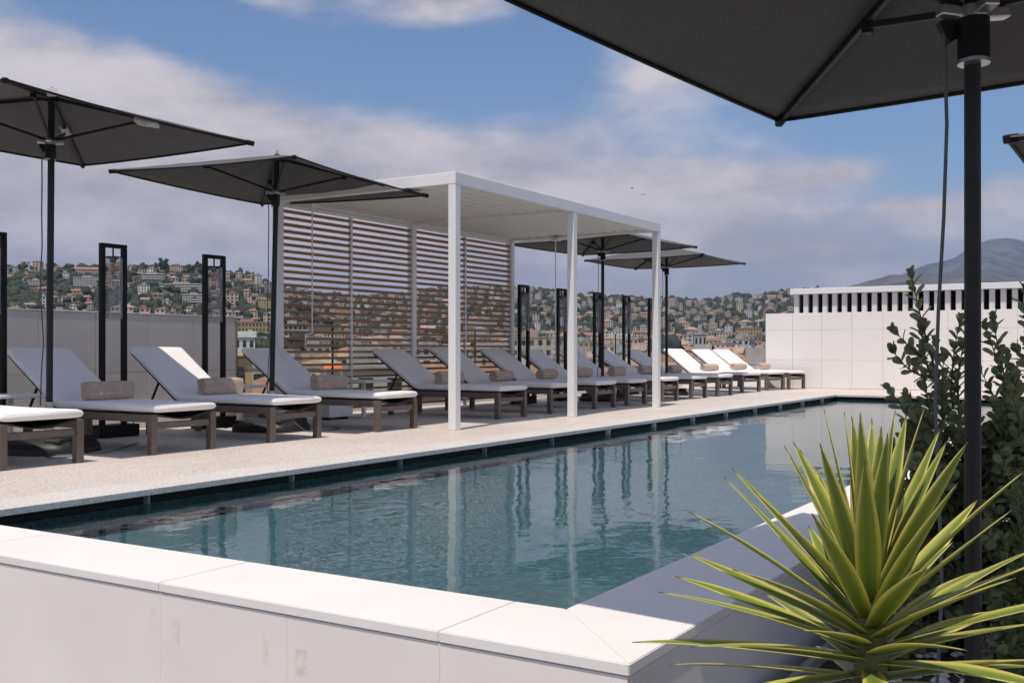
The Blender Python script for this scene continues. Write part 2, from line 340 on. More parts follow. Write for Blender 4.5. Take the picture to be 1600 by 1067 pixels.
def poolwall():
    """white porcelain with yellowed tape marks left on it (in metres along and down the wall)"""
    mt, N, L, p = nodes_of('white_porcelain'); p.inputs['Roughness'].default_value = .5
    tc = N.new('ShaderNodeTexCoord'); sep = N.new('ShaderNodeSeparateXYZ'); L.new(tc.outputs['Object'], sep.inputs[0])
    def m(op, a, b=None):
        x = N.new('ShaderNodeMath'); x.operation = op
        for i, v in enumerate((a, b)):
            if v is None: continue
            if isinstance(v, (int, float)): x.inputs[i].default_value = v
            else: L.new(v, x.inputs[i])
        return x.outputs[0]
    nz = N.new('ShaderNodeTexNoise'); nz.inputs['Scale'].default_value = 28; nz.inputs['Detail'].default_value = 6; L.new(tc.outputs['Object'], nz.inputs['Vector'])
    tot = None
    for (cx, cz, w, h, k) in ((-3.16, -.14, .022, .05, .5), (-3.03, -.17, .025, .05, .7), (-2.575, -.165, .022, .055, 1.0), (-2.42, -.185, .03, .05, 1.1), (-3.8, -.12, .03, .03, .4), (-1.87, -.2, .02, .06, .4)):
        d = m('MAXIMUM', m('ABSOLUTE', m('DIVIDE', m('SUBTRACT', sep.outputs[0], cx), w)), m('ABSOLUTE', m('DIVIDE', m('SUBTRACT', sep.outputs[2], cz), h)))
        q = m('MULTIPLY', m('LESS_THAN', m('ADD', d, m('MULTIPLY', nz.outputs[0], 1.1)), 1.5), m('MULTIPLY', m('MAXIMUM', m('SUBTRACT', nz.outputs[0], .38), 0), k*1.9))
        tot = q if tot is None else m('ADD', tot, q)
    n2 = N.new('ShaderNodeTexNoise'); n2.inputs['Scale'].default_value = 1.6; n2.inputs['Detail'].default_value = 6; L.new(tc.outputs['Object'], n2.inputs['Vector'])
    r = ramp(N, [(.3, (.79, .735, .705)), (.7, (.86, .815, .785))]); L.new(n2.outputs[0], r.inputs[0])
    mx = N.new('ShaderNodeMixRGB'); mx.inputs[2].default_value = (.62, .50, .36, 1); L.new(m('MINIMUM', tot, .5), mx.inputs[0]); L.new(r.outputs[0], mx.inputs[1]); L.new(mx.outputs[0], p.inputs['Base Color']); return mt
M_POOLWALL = poolwall()
def yucca_leaf():
    mt, N, L, p = nodes_of('variegated_leaf'); p.inputs['Roughness'].default_value = .4; p.inputs['Specular IOR Level'].default_value = .45
    uv = N.new('ShaderNodeUVMap'); sep = N.new('ShaderNodeSeparateXYZ'); L.new(uv.outputs[0], sep.inputs[0])
    nz = N.new('ShaderNodeTexNoise'); nz.inputs['Scale'].default_value = 1; nz.inputs['Detail'].default_value = 3
    mp = N.new('ShaderNodeMapping'); mp.inputs['Scale'].default_value = (26, .7, 1); oi = N.new('ShaderNodeObjectInfo')
    ad = N.new('ShaderNodeVectorMath'); L.new(uv.outputs[0], mp.inputs[0]); L.new(mp.outputs[0], ad.inputs[0])
    cb = N.new('ShaderNodeCombineXYZ'); k = N.new('ShaderNodeMath'); k.operation = 'MULTIPLY'; k.inputs[1].default_value = 40; L.new(oi.outputs['Random'], k.inputs[0]); L.new(k.outputs[0], cb.inputs[2]); L.new(cb.outputs[0], ad.inputs[1]); L.new(ad.outputs[0], nz.inputs['Vector'])
    a = N.new('ShaderNodeMath'); a.operation = 'SUBTRACT'; a.inputs[1].default_value = .5; L.new(sep.outputs[0], a.inputs[0])
    b = N.new('ShaderNodeMath'); b.operation = 'ABSOLUTE'; L.new(a.outputs[0], b.inputs[0])
    c = N.new('ShaderNodeMath'); c.operation = 'MULTIPLY_ADD'; c.inputs[1].default_value = .18; L.new(nz.outputs[0], c.inputs[0]); L.new(b.outputs[0], c.inputs[2])
    r = ramp(N, [(0, (.145, .21, .038)), (.20, (.205, .275, .05)), (.36, (.245, .31, .06)), (.45, (.50, .50, .08)), (.53, (.74, .68, .16)), (.62, (.72, .66, .28))]); L.new(c.outputs[0], r.inputs[0])
    tip = N.new('ShaderNodeMapRange'); tip.inputs[1].default_value = .945; tip.inputs[2].default_value = .985; L.new(sep.outputs[1], tip.inputs[0])
    mx = N.new('ShaderNodeMixRGB'); mx.inputs[2].default_value = (.12, .06, .03, 1); L.new(tip.outputs[0], mx.inputs[0]); L.new(r.outputs[0], mx.inputs[1]); L.new(mx.outputs[0], p.inputs['Base Color'])
    t = N.new('ShaderNodeBsdfTranslucent'); L.new(mx.outputs[0], t.inputs[0]); ms = N.new('ShaderNodeMixShader'); ms.inputs[0].default_value = .22
    L.new(p.outputs[0], ms.inputs[1]); L.new(t.outputs[0], ms.inputs[2]); L.new(ms.outputs[0], N['Material Output'].inputs[0]); return mt
M_YUCCA = yucca_leaf()
M_LEAF = mat('glossy_shrub_leaf', (.15, .18, .07), .38, 0, 9, hue=(.31, .34, .17), spec=.45, transl=.12)
M_LEAF2 = mat('young_shrub_leaf', (.12, .17, .05), .45, 0, 9, hue=(.17, .22, .08), transl=.15)
M_BARK = mat('grey_bark', (.12, .095, .075), .9, .3, 15, .4, 40)
M_YSTEM = mat('yucca_stem', (.16, .15, .05), .8, .35, 20, .4, 40)

# ------------------------------------------------------------------ terrace, pool, walls
XE, XB = -5.27, -9.62              # pool edge of the deck, back edge of the terrace
XI, XO = -1.66, -1.22              # right coping inner, outer edge
YI, YO = 3.02, 2.575               # near coping inner, outer edge
YF, YW = 20.4, 23.5                # far end of the pool, white end wall
ZL, ZW = -.80, -.095               # lower terrace, water level
PITCH = .63
def structure():
    # terrace body and lower floor
    m = MB(); m.box(-10.0, XO-.03, YO+.03, 30, -26, -1.45); m.box(-10.0, 14, -9, 30.2, -26.4, -1.46)
    tag(m.build('terrace_base', M_PLANTER), kind='structure')
    m = MB(); m.box(XO-.02, 14, YO, 30, -1.44, ZL); m.box(-10, 14, -9, YO, -1.44, ZL+.0)
    tag(m.build('lower_terrace_floor', M_FLOOR), kind='structure')
    # deck: field slab plus border slabs along the pool
    dk = MB(); dk.box(-9.98, -5.632, YO+.02, YW+6, -1.40, -.0015); d = tag(dk.build('deck', M_DECK), kind='structure')
    n = int(round((YF-YI)/1.26)); st = (YF+.36-YO-.46)/n
    sl_me = MB().bbox(0, .357, .0015, st-.0015, -.04, 0, .003).mesh('border_slab')
    y0 = YO+.46
    for i in range(n): obj('border_slab', sl_me, d, M_EDGE, (-5.627, y0+i*st, 0))
    # far end deck: slabs between pool and end wall
    m = MB(); m.box(-5.628, 3.0, YF+.362, YW+6, -1.40, -.002); tag(m.build('far_deck', M_DECK), kind='structure')
    fs = MB().bbox(.0015, 1.2585, 0, .357, -.04, 0, .003).mesh('border_slab')
    for i in range(4): obj('border_slab', fs, d, M_EDGE, (-5.627+.359+i*1.26, YF+.002, 0))
    # brackets under the overhang at each joint, solid near-black block behind: gutter shade painted on
    br = MB().bbox(-.03, .03, -.008, .008, -.094, -.041, .002).mesh('bracket')
    for i in range(1, n): obj('bracket', br, d, M_COPE if i > n-9 else M_PLANTER, (XE-(.034 if i > n-9 else .052), y0+i*st, 0))  # near brackets turn grey: shade under the overhang put into their colour
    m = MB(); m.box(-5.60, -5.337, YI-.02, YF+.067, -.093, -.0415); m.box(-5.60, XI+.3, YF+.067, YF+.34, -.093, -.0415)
    tag(m.build('gutter_shade_block', M_GAPSHADE), kind='structure')
    # basin
    m = MB(); z0, z1 = -.24, -.11
    m.box(-5.60, XI+.12, YI-.12, YF+.3, z0-.06, z0); m.box(-5.46, -5.34, YI, YF+.1, z0, -.098); m.box(XI, XI+.12, YI, YF+.1, z0, -.042)
    m.box(-5.34, XI, YI-.12, YI, z0, -.042); m.box(-5.34, XI, YF, YF+.12, z0, -.098)
    tag(m.build('pool_basin', M_MOSAIC), kind='structure')
    me = bpy.data.meshes.new('pool_water'); me.from_pydata([(-5.345, YI+.001, ZW), (XI-.001, YI+.001, ZW), (XI-.001, YF+.08, ZW), (-5.345, YF+.08, ZW)], [], [(0, 1, 2, 3)])
    tag(obj('pool_water', me, None, M_WATER), kind='structure')
    # raised pool wall with white coping
    w = empty('pool_wall', (0, 0, 0), 0, 'low white tiled pool wall with broad white coping round the near corner', 'wall')
    core = MB(); core.box(-9.97, XO-.03, YO+.03, YI-.125, -1.43, -.036); core.box(XI+.125, XO-.03, YI-.125, YF+.36, -1.43, -.036); core.build('core', M_COPE, w)
    ct = .034
    xs = [XI-.004+.0]; x = -1.856
    while x > -9.9: xs.append(x); x -= PITCH*2
    xs.append(-9.95)
    # near coping: mitred corner slab then straight slabs
    def slab(poly, name='coping_slab'):
        V = [(p[0], p[1], -ct) for p in poly]+[(p[0], p[1], 0) for p in poly]; k = len(poly); F = [tuple(range(k))[::-1], tuple(range(k, 2*k))]+[(i, (i+1) % k, k+(i+1) % k, k+i) for i in range(k)]
        bm = bmesh.new(); vs = [bm.verts.new(v) for v in V]
        for f in F: bm.faces.new([vs[i] for i in f])
        bmesh.ops.bevel(bm, geom=bm.edges[:], offset=.003, segments=2, affect='EDGES'); me = bpy.data.meshes.new(name); bm.to_mesh(me); bm.free()
        return obj(name, me, w, M_COPE)
    g = .0003
    slab([(-1.856+g, YI), (-1.856+g, YO), (XO-g*1.4, YO), (XI-g*1.4, YI)])
    for a, b in zip(xs[1:], xs[2:]): slab([(b+g, YO), (a-g, YO), (a-g, YI), (b+g, YI)])
    y = YO; ys = [4.34]
    while ys[-1] < YF+.3: ys.append(min(ys[-1]+PITCH*4, YF+.36))
    slab([(XI+g, YI+g), (XO, YO+g*2), (XO, 4.34-g), (XI, 4.34-g)])
    for a, b in zip(ys, ys[1:]): slab([(XI, a+g), (XO, a+g), (XO, b-g), (XI, b-g)])
    # facing panels
    pm = MB().bbox(g, PITCH-g, 0, .022, -.80, -.038, .0015).mesh('wall_panel')
    x = -1.856
    o = obj('wall_panel', MB().bbox(x+g, XO-.008, YO+.006, YO+.028, -.8, -.038, .0015).mesh('wall_panel'), w, M_POOLWALL)
    while x > -9.9:
        me = MB().bbox(x-PITCH+g, x-g, YO+.006, YO+.028, -.8, -.038, .0015).mesh('wall_panel'); obj('wall_panel', me, w, M_POOLWALL); x -= PITCH
    y = YO+.03; 
    while y < YF:
        me = MB().bbox(XO-.028, XO-.006, y+g, y+PITCH-g, -.8, -.038, .0015).mesh('wall_panel'); obj('wall_panel', me, w, M_COPE); y += PITCH
    # grey wall behind the first loungers
    gw = empty('grey_wall', (0, 0, 0), 0, 'chest-high grey panelled wall behind the nearest loungers', 'wall')
    MB().box(-9.66, -9.562, YO+.05, 9.03, 0, 1.245).build('core', M_GREYWALL, gw)
    MB().bbox(-9.67, -9.535, YO+.04, 9.05, 1.247, 1.262, .002).build('cap', M_GREYWALL, gw)
    y = 9.045
    while y > YO+.5:
        for z0, z1 in ((.004, .61), (.614, 1.244)): MB().bbox(-9.56, -9.54, y-PITCH-.03+.002, y-.002, z0, z1, .0015).build('wall_panel', M_GREYWALL, gw)
        y -= PITCH+.03
    MB().box(-9.66, -9.54, 9.032, 9.05, 0, 1.245).build('end_panel', M_GREYWALL, gw)
    # white end wall
    ew = empty('end_wall', (0, 0, 0), 0, 'bright white tiled wall closing the far end of the terrace', 'wall')
    X0, X1 = -7.69, 6.0
    MB().box(X0+.012, X1, YW+.022, YW+.3, 0, 1.675).build('core', M_FARWALL, ew)
    zs = [.004, .63, 1.31, 1.695]
    x = X0
    xs = [X0]; x = X0+.63
    while x < X1: xs.append(x); x += .66
    for a, b in zip(xs, xs[1:]):
        for z0, z1 in zip(zs, zs[1:]): MB().bbox(a+.002, b-.002, YW, YW+.02, z0+.002, z1-.002, .002).build('wall_tile', M_FARWALL, ew)
    MB().box(X0, X0+.012, YW, YW+.3, 0, 1.694).build('end_panel', M_FARWALL, ew)
    MB().box(X0, X1, YW+.02, YW+.3, 1.676, 1.694).build('cap', M_FARWALL, ew)
    # finned parapet behind it
    fp = empty('finned_parapet', (0, 0, 0), 0, 'white parapet of upright fins with dark gaps under a flat cap, behind the end wall', 'parapet')
    yp = 25.0; xl = -7.48
    MB().box(xl+.02, 7, yp+.34, yp+.5, 0, 2.19).build('back_panel', M_GAPSHADE, fp)  # near-black sheet, the shade between the fins put into its colour
    MB().bbox(xl-.06, 7, yp-.10, yp+.55, 2.195, 2.33, .006).build('cap', M_WHITE, fp)
    MB().box(xl, 7, yp-.02, yp+.33, .3, 1.70).build('sill', M_FARWALL, fp)
    fm = MB().bbox(0, .112, .02, .14, 1.702, 2.193, .004).mesh('fin')
    k = 0; x = xl
    while x < 6.8: obj('fin', fm, fp, M_FARWALL, (x, yp, 0)); x += .2274
structure()
def balustrade():
    b = empty('glass_balustrade', (0, 0, 0), 0, 'frameless glass balustrade with thin dark posts behind the loungers', 'balustrade')
    ys = [9.1+1.75*i for i in range(9)]
    pane = MB().bbox(-.006, .006, .02, 1.73, .06, 1.17, .002).mesh('pane'); post = MB().bbox(-.012, .012, -.009, .009, 0, 1.19, .002).mesh('post')
    for i, y in enumerate(ys):
        obj('post', post, b, M_BLACK, (-9.6, y, 0))
        if i < len(ys)-1: obj('pane', pane, b, M_GLASS, (-9.6, y, 0))
    MB().bbox(-9.63, -9.57, 9.06, 23.1, 0, .05, .004).build('base_channel', M_GREYWALL, b)
balustrade()

# ------------------------------------------------------------------ pergola
def pergola():
    x0, x1 = -9.0, -6.42; Y = [9.2, 11.85, 14.5]; H = 2.757; s = .096; bh = .13
    p = empty('pergola', (0, 0, 0), 0, 'white flat-roofed pergola with louvred ceiling and wooden slat screen', 'pergola')
    pf = MB().bbox(-s/2, s/2, -s/2, s/2, 0, H-bh-.002, .004).mesh('post')
    for y in Y:
        obj('post', pf, p, M_WHITE, (x1, y, 0)); obj('post', pf, p, M_WHITE, (x0, y, 0))
    foot = MB().bbox(-.07, .07, -.07, .07, .0005, .008, .002).mesh('foot_plate')
    MB().bbox(x1-s/2-.002, x1+s/2+.002, Y[0]-s/2-.002, Y[2]+s/2+.002, H-bh, H, .004).build('beam', M_WHITE, p)
    MB().bbox(x0-s/2-.002, x0+s/2+.002, Y[0]-s/2-.002, Y[2]+s/2+.002, H-bh, H, .004).build('beam', M_WHITE, p)
    for y in Y: MB().bbox(x0+s/2+.003, x1-s/2-.003, y-s/2, y+s/2, H-bh+.002, H-.002, .004).build('beam', M_WHITE, p)
    # louvre blades along Y
    nb = 13; W = (x1-x0-s)/nb
    bl = MB()
    prof = [(-.5*W+.003, .0), (-.5*W+.003, .022), (-.15*W, .034), (.3*W, .030), (.5*W+.012, .018), (.5*W+.012, .012), (.30*W, .006), (.0, -.016), (-.36*W, -.020)]
    Lb = Y[1]-Y[0]-s-.008
    V = [(a, 0, b) for a, b in prof]+[(a, Lb, b) for a, b in prof]; k = len(prof)
    bl.add(V, [tuple(range(k)), tuple(range(k, 2*k))[::-1]]+[(i, k+i, k+(i+1) % k, (i+1) % k) for i in range(k)]); bm_ = bl.mesh('louvre_blade')
    pin = MB().tube([(0, .002, -.004), (0, .022, -.004)], .009, 6).mesh('pivot')
    for j in range(2):
        for i in range(nb):
            b_ = obj('louvre_blade', bm_, p, M_BLADE, (x0+s/2+W*(i+.5), Y[j]+s/2+.004, H-bh+.05))
            obj('pivot', pin, b_, M_BLACK); q = obj('pivot', pin, b_, M_BLACK); q.location = (0, Lb-.024, 0)
    # screen: frame rails, mullions, slats
    zt = H-bh-.004
    for j in range(2):
        a, b = Y[j]+s/2+.002, Y[j+1]-s/2-.002; mid = (a+b)/2
        MB().bbox(x0-.022, x0+.022, mid-.02, mid+.02, .02, zt-.04, .003).build('mullion', M_WHITE, p)
        MB().bbox(x0-.022, x0+.022, a, b, zt-.038, zt, .003).build('screen_rail', M_WHITE, p)
        for (u, v) in ((a, mid-.022), (mid+.022, b)):
            sm = MB().bbox(-.03, .03, .001, v-u-.001, -.0122, .0122, .002).mesh('slat')
            for k in range(31):
                z = zt-.085-k*.0812
                if z < .06: break
                o = obj('slat', sm, p, M_WOOD, (x0+random.uniform(-.002, .002), u, z+random.uniform(-.0015, .0015)))
                o.rotation_euler = (0, R_(-9+random.uniform(-1.5, 1.5)), 0)
    # crank rods
    def rod(x, y, zt_, zb, name, crank):
        m = MB(); m.tube([(x, y, zt_), (x, y, zb)], .009, 8)
        if crank:
            m.tube([(x, y, zb), (x, y-.12, zb-.012), (x, y-.12, zb-.16)], .009, 8)
        return m.build(name, M_WHITE, p, True)
    rod(x0+.16, 9.62, H-bh-.02, 1.06, 'crank_rod', True)
    MB().bbox(x0+.11, x0+.21, 9.56, 9.68, H-bh-.03, H-bh+.03, .006).build('gearbox', M_WHITE, p)
    xr, yr = -8.1, 14.44
    rod(xr, yr-.04, H-bh, .55, 'crank_rod', False); MB().bbox(xr-.07, xr+.07, yr-.10, yr+.02, H-bh-.05, H-bh-.001, .006).build('gearbox', M_WHITE, p)
    # dimmed power box and plinth seen low behind the screen
pergola()

# ------------------------------------------------------------------ parasols
def parasol(x, y, rim, yaw, tx, ty, side, floor, label, rise=.30, extras=(), base_rz=0.0, base_xy=None, cord_dx=(0.1, 0.02), pr=.0275):
    e = empty('parasol', (x, y, floor), 0, label, 'parasol', 'charcoal square parasols')
    bx, by = base_xy or (x, y)
    RM = (Matrix.Rotation(tx, 3, 'X') @ Matrix.Rotation(ty, 3, 'Y') @ Matrix.Rotation(yaw, 3, 'Z'))
    rimv = Vector((0, 0, rim-floor)); h = side/2
    def tp(u, v, w=0): return rimv+RM @ Vector((u, v, w))
    # canopy: pyramid with slight sag between the ribs
    n = 24; m = MB(); idx = {}
    def cz(u, v):
        a, b = abs(u), abs(v); t = max(a, b); w = min(a, b)/max(t, 1e-6)
        sag = -.035*t*(1-w*w)*4*t*(1.15-t)*.9
        return rise*(1-t)+sag
    rnd = random.Random(int(x*100+y*10))
    V = []; F = []
    for i in range(n+1):
        for j in range(n+1):
            u = -1+2*i/n; v = -1+2*j/n; t = max(abs(u), abs(v)); w = min(abs(u), abs(v))
            pull = 1-.018*(1-(w/max(t, .01))**2)*t*t     # edges drawn in a little between corners
            uu, vv = (u*pull, v) if abs(u) >= abs(v) else (u, v*pull)
            V.append(tp(uu*h, vv*h, cz(u, v)+rnd.uniform(-.003, .003)*(t < .98)+.010*(1-t)*t*4*math.sin(11*math.atan2(v, u)+x)*(1-t)*(w/max(t, .01) < .9)))
    for i in range(n):
        for j in range(n):
            a, b, c, d = i*(n+1)+j, (i+1)*(n+1)+j, (i+1)*(n+1)+j+1, i*(n+1)+j+1
            if ((i < n/2) == (j < n/2)): F += [(a, b, c), (a, c, d)]
            else: F += [(a, b, d), (b, c, d)]
    m.add(V, F); c = m.build('canopy', M_CANVAS, e, True, 12)
    sol = c.modifiers.new('thickness', 'SOLIDIFY'); sol.thickness = .003; sol.offset = 1
    # hem binding
    ring = [i*(n+1) for i in range(n+1)]+[n*(n+1)+j for j in range(1, n+1)]+[i*(n+1)+n for i in range(n-1, -1, -1)]+[j for j in range(n-1, 0, -1)]
    pts = [V[k]+Vector((0, 0, -.006)) for k in ring]; pts.append(pts[0])
    MB().tube(pts, .009, 6, False).build('hem', M_BLACK, c, True)
    top = tp(0, 0, rise-.035); run = tp(0, 0, -.10)
    for sx, sy in ((1, 1), (1, -1), (-1, -1), (-1, 1)):
        tip = tp(sx*h*.992, sy*h*.992, -.012); r = MB(); r.bar(top+(tip-top)*.03, tip, .022, .03, b=.003).build('rib', M_POLE, e)
        mid = top+(tip-top)*.44+Vector((0, 0, -.02))
        st = MB(); st.bar(run+(mid-run)*.05, mid, .016, .024, b=.003); st_o = st.build('strut', M_POLE, e)
        MB().bar(mid+Vector((0, 0, -.03)), mid+Vector((0, 0, .02)), .035, .035, (1, 0, 0)).build('bracket', M_POLE, st_o)
        MB().bar(tip+(top-tip)*.035, tip+(tip-top)*.012, .036, .042, b=.006).build('tip_cap', M_BLACK, r and e)
    ax = RM @ Vector((0, 0, 1))
    bot = Vector((bx-x, by-y, .30)); topp = tp(0, 0, rise+.01)
    MB().tube([bot, topp], pr, 16).build('pole', M_POLE, e, True)
    hub = MB(); hub.tube([tp(0, 0, rise-.07), tp(0, 0, rise-.01)], .055, 16); hub.build('hub', M_POLE, e, True)
    rn = MB(); rn.tube([tp(0, 0, -.25), tp(0, 0, -.13)], .045, 20); ro = rn.build('runner', M_BLACK, e, True)
    MB().tube([tp(0, 0, -.262), tp(0, 0, -.251)], .046, 20).build('runner_ring', M_STEEL, ro, True)
    cl = MB()
    for sx, sy in ((1, 1), (1, -1), (-1, -1), (-1, 1)): cl.bar(tp(0, 0, -.115), tp(sx*.075, sy*.075, -.105), .045, .032, b=.004)
    cl.tube([tp(0, 0, -.129), tp(0, 0, -.095)], .05, 12); cl.build('runner_clamp', M_STEEL, ro)
    MB().tube([tp(0, 0, rise), tp(0, 0, rise+.06)], [.02, .008], 10).build('finial', M_STEEL, e, True)
    # pulley cord
    c0 = tp(-.075, -.03, -.16); cw = (RT*(-cord_dx[0]*1.0)); 
    pts = [c0+Vector((0, 0, .02))]
    for k in range(1, 9): pts.append(c0+cw*(cord_dx[1]*k/8)+Vector((.012*math.sin(k*1.3), .01*math.cos(k*2.1), -k/8*(c0.z-.38))))
    MB().tube(pts, .0055, 6).build('pull_cord', M_CORD, e, True)
    MB().bar(c0+Vector((0, 0, .04)), c0+Vector((.03, .02, -.02)), .03, .05).build('pulley', M_BLACK, ro)
    # ballast base
    bz = 0.0; M = Matrix.Translation((bx-x, by-y, 0)) @ Matrix.Rotation(base_rz, 4, 'Z')
    bm = MB(); ns, nr = 40, 7; V = []; F = []
    for i in range(nr+1):
        t = i/nr
        for k in range(ns):
            a = 2*math.pi*k/ns; ca, sa = math.cos(a), math.sin(a); q = (abs(ca)**4+abs(sa)**4)**-.25
            rr = .36*q*(1-.0*t)*(1-.55*t**2.2); zz = .02+.105*math.sin(t*math.pi/2)*(1 if t < 1 else 1)
            V.append((rr*ca, rr*sa*.92, zz))
    for k in range(ns): V.append((V[k][0], V[k][1], .004))
    for i in range(nr):
        for k in range(ns): F.append((i*ns+k, i*ns+(k+1) % ns, (i+1)*ns+(k+1) % ns, (i+1)*ns+k))
    F.append(tuple(nr*ns+k for k in range(ns))); o = (nr+1)*ns
    for k in range(ns): F.append((o+k, o+(k+1) % ns, (k+1) % ns, k))
    F.append(tuple(o+k for k in range(ns))[::-1]); bm.add(V, F, M); bo = bm.build('ballast_base', M_RUBBER, e, True, 50)
    for sx in (-1, 1): MB().bbox(sx*.21-.07, sx*.21+.07, -.27, .27, .085, .128, .012, M).build('ballast_lid', M_RUBBER, bo)
    MB().tube([M @ Vector((0, 0, .12)), M @ Vector((0, 0, .42))], .036, 16).build('sleeve', M_STEEL, e, True)
    MB().tube([M @ Vector((.04, 0, .33)), M @ Vector((.10, -.02, .33))], [.012, .02], 10).build('clamp_knob', M_BLACK, e, True)
    for ex in extras:
        if ex == 'wrap':
            for (sx, sy, f) in ((1, 1, .46), (-1, 1, .40)):
                tip = tp(sx*h, sy*h, 0); q = top+(tip-top)*f+Vector((0, 0, -.03)); b2 = MB(); V = []; F = []
                rr = random.Random(3)
                for i in range(7):
                    for k in range(8):
                        a = 2*math.pi*k/8; w = (.05+.02*rr.random())*(1 if 0 < i < 6 else .75); V.append(q+(tip-top).normalized()*(i-3)*.035+Vector((0, 0, math.sin(a)*w*.6))+(tip-top).cross(Vector((0, 0, 1))).normalized()*math.cos(a)*w*.6)
                for i in range(6):
                    for k in range(8): F.append((i*8+k, i*8+(k+1) % 8, (i+1)*8+(k+1) % 8, (i+1)*8+k))
                b2.add(V, F); b2.build('plastic_wrap', M_PLAST, e)
            q = tp(h*.90, -h*.62, rise*.1-.01)
            MB().bbox(-.035, .035, -.002, .002, -.03, .03, .001, Matrix.Translation(q) @ Matrix.Rotation(YAW, 4, 'Z')).build('care_tag', M_TAPE, e)
    return e

parasol(-7.98, 5.47, 2.72, R_(.4), R_(-1), R_(.4), 2.36, 0, 'charcoal parasol nearest the left edge, plastic wrap still on its struts', extras=('wrap',), base_rz=.35, base_xy=(-7.9, 5.4))
parasol(-8.10, 8.25, 2.655, R_(5.2), R_(-1.2), R_(1.1), 2.38, 0, 'charcoal parasol whose corner overlaps the left end of the pergola roof', base_rz=.2, base_xy=(-8.02, 8.1))
parasol(-8.0, 15.85, 2.63, R_(-5.3), R_(-.3), R_(-.2), 2.33, 0, 'charcoal parasol just beyond the pergola, the nearer of the far two', base_rz=.1, base_xy=(-7.98, 15.8))
parasol(-8.0, 18.55, 2.545, R_(1.2), 0, R_(-.3), 2.33, 0, 'farthest small charcoal parasol, nearest the white end wall', base_rz=-.2)
parasol(-.468, 3.359, 1.959, R_(-8), R_(-1.9), R_(-.7), 2.36, ZL, 'large charcoal parasol overhead, its pole beside the yucca', rise=.27, cord_dx=(.055, .5), pr=.0238)
parasol(.50, 6.60, 1.87, R_(0), 0, 0, 2.24, ZL, 'charcoal parasol at the right edge, only one corner in view', rise=.27)

# ------------------------------------------------------------------ sun loungers, towels
def mattress_mesh(angle=34, back=.87, wd=.66, seat=1.30, th=.07, seed=0):
    rnd = random.Random(seed); st = []
    z = .375; a = R_(angle)
    def P(s):   # s from foot (0) to head
        if s <= seat-.06: return Vector((-s, 0, z)), 0.0
        if s >= seat+.06: return Vector((-seat-(s-seat)*math.cos(a), 0, z+(s-seat)*math.sin(a))), a
        t = (s-seat+.06)/.12; p0 = Vector((-seat+.06, 0, z)); p1 = Vector((-seat, 0, z)); p2 = Vector((-seat-.06*math.cos(a), 0, z+.06*math.sin(a)))
        return p0*(1-t)**2+p1*2*t*(1-t)+p2*t*t, a*t
    tot = seat+back; ss = [0, .012, .04]+[.04+(tot-.08)*i/26 for i in range(1, 26)]+[tot-.04, tot-.012, tot]
    for k in range(7): ss.append(seat-.06+.12*k/6)
    ss = sorted(set(round(v, 4) for v in ss))
    m = MB(); n = 16; V = []
    for s in ss:
        c, an = P(s); e = min(s, tot-s); sh = 1 if e > .035 else (.55+.45*math.sqrt(max(0, 1-(1-e/.035)**2)))
        nrm = Vector((math.sin(an), 0, math.cos(an))); puff = 1+.05*math.sin(s*5+seed)
        for k in range(n):
            t = 2*math.pi*(k+.5)/n; ct, sn = math.cos(t), math.sin(t)
            y = math.copysign(abs(ct)**.18, ct)*(wd/2)*(1-.03*(1-sh)); zz = math.copysign(abs(sn)**.5, sn)*th/2*sh*(puff if sn > 0 else 1)
            V.append(c+Vector((0, y, 0))+nrm*(zz+.004*math.sin(y*9+s*3+seed)*(sn > 0)))
    F = []
    for i in range(len(ss)-1):
        for k in range(n): F.append((i*n+k, (i+1)*n+k, (i+1)*n+(k+1) % n, i*n+(k+1) % n))
    F.append(tuple(range(n))); F.append(tuple((len(ss)-1)*n+k for k in range(n))[::-1])
    m.add(V, F); return m.mesh('mattress', True, 60)
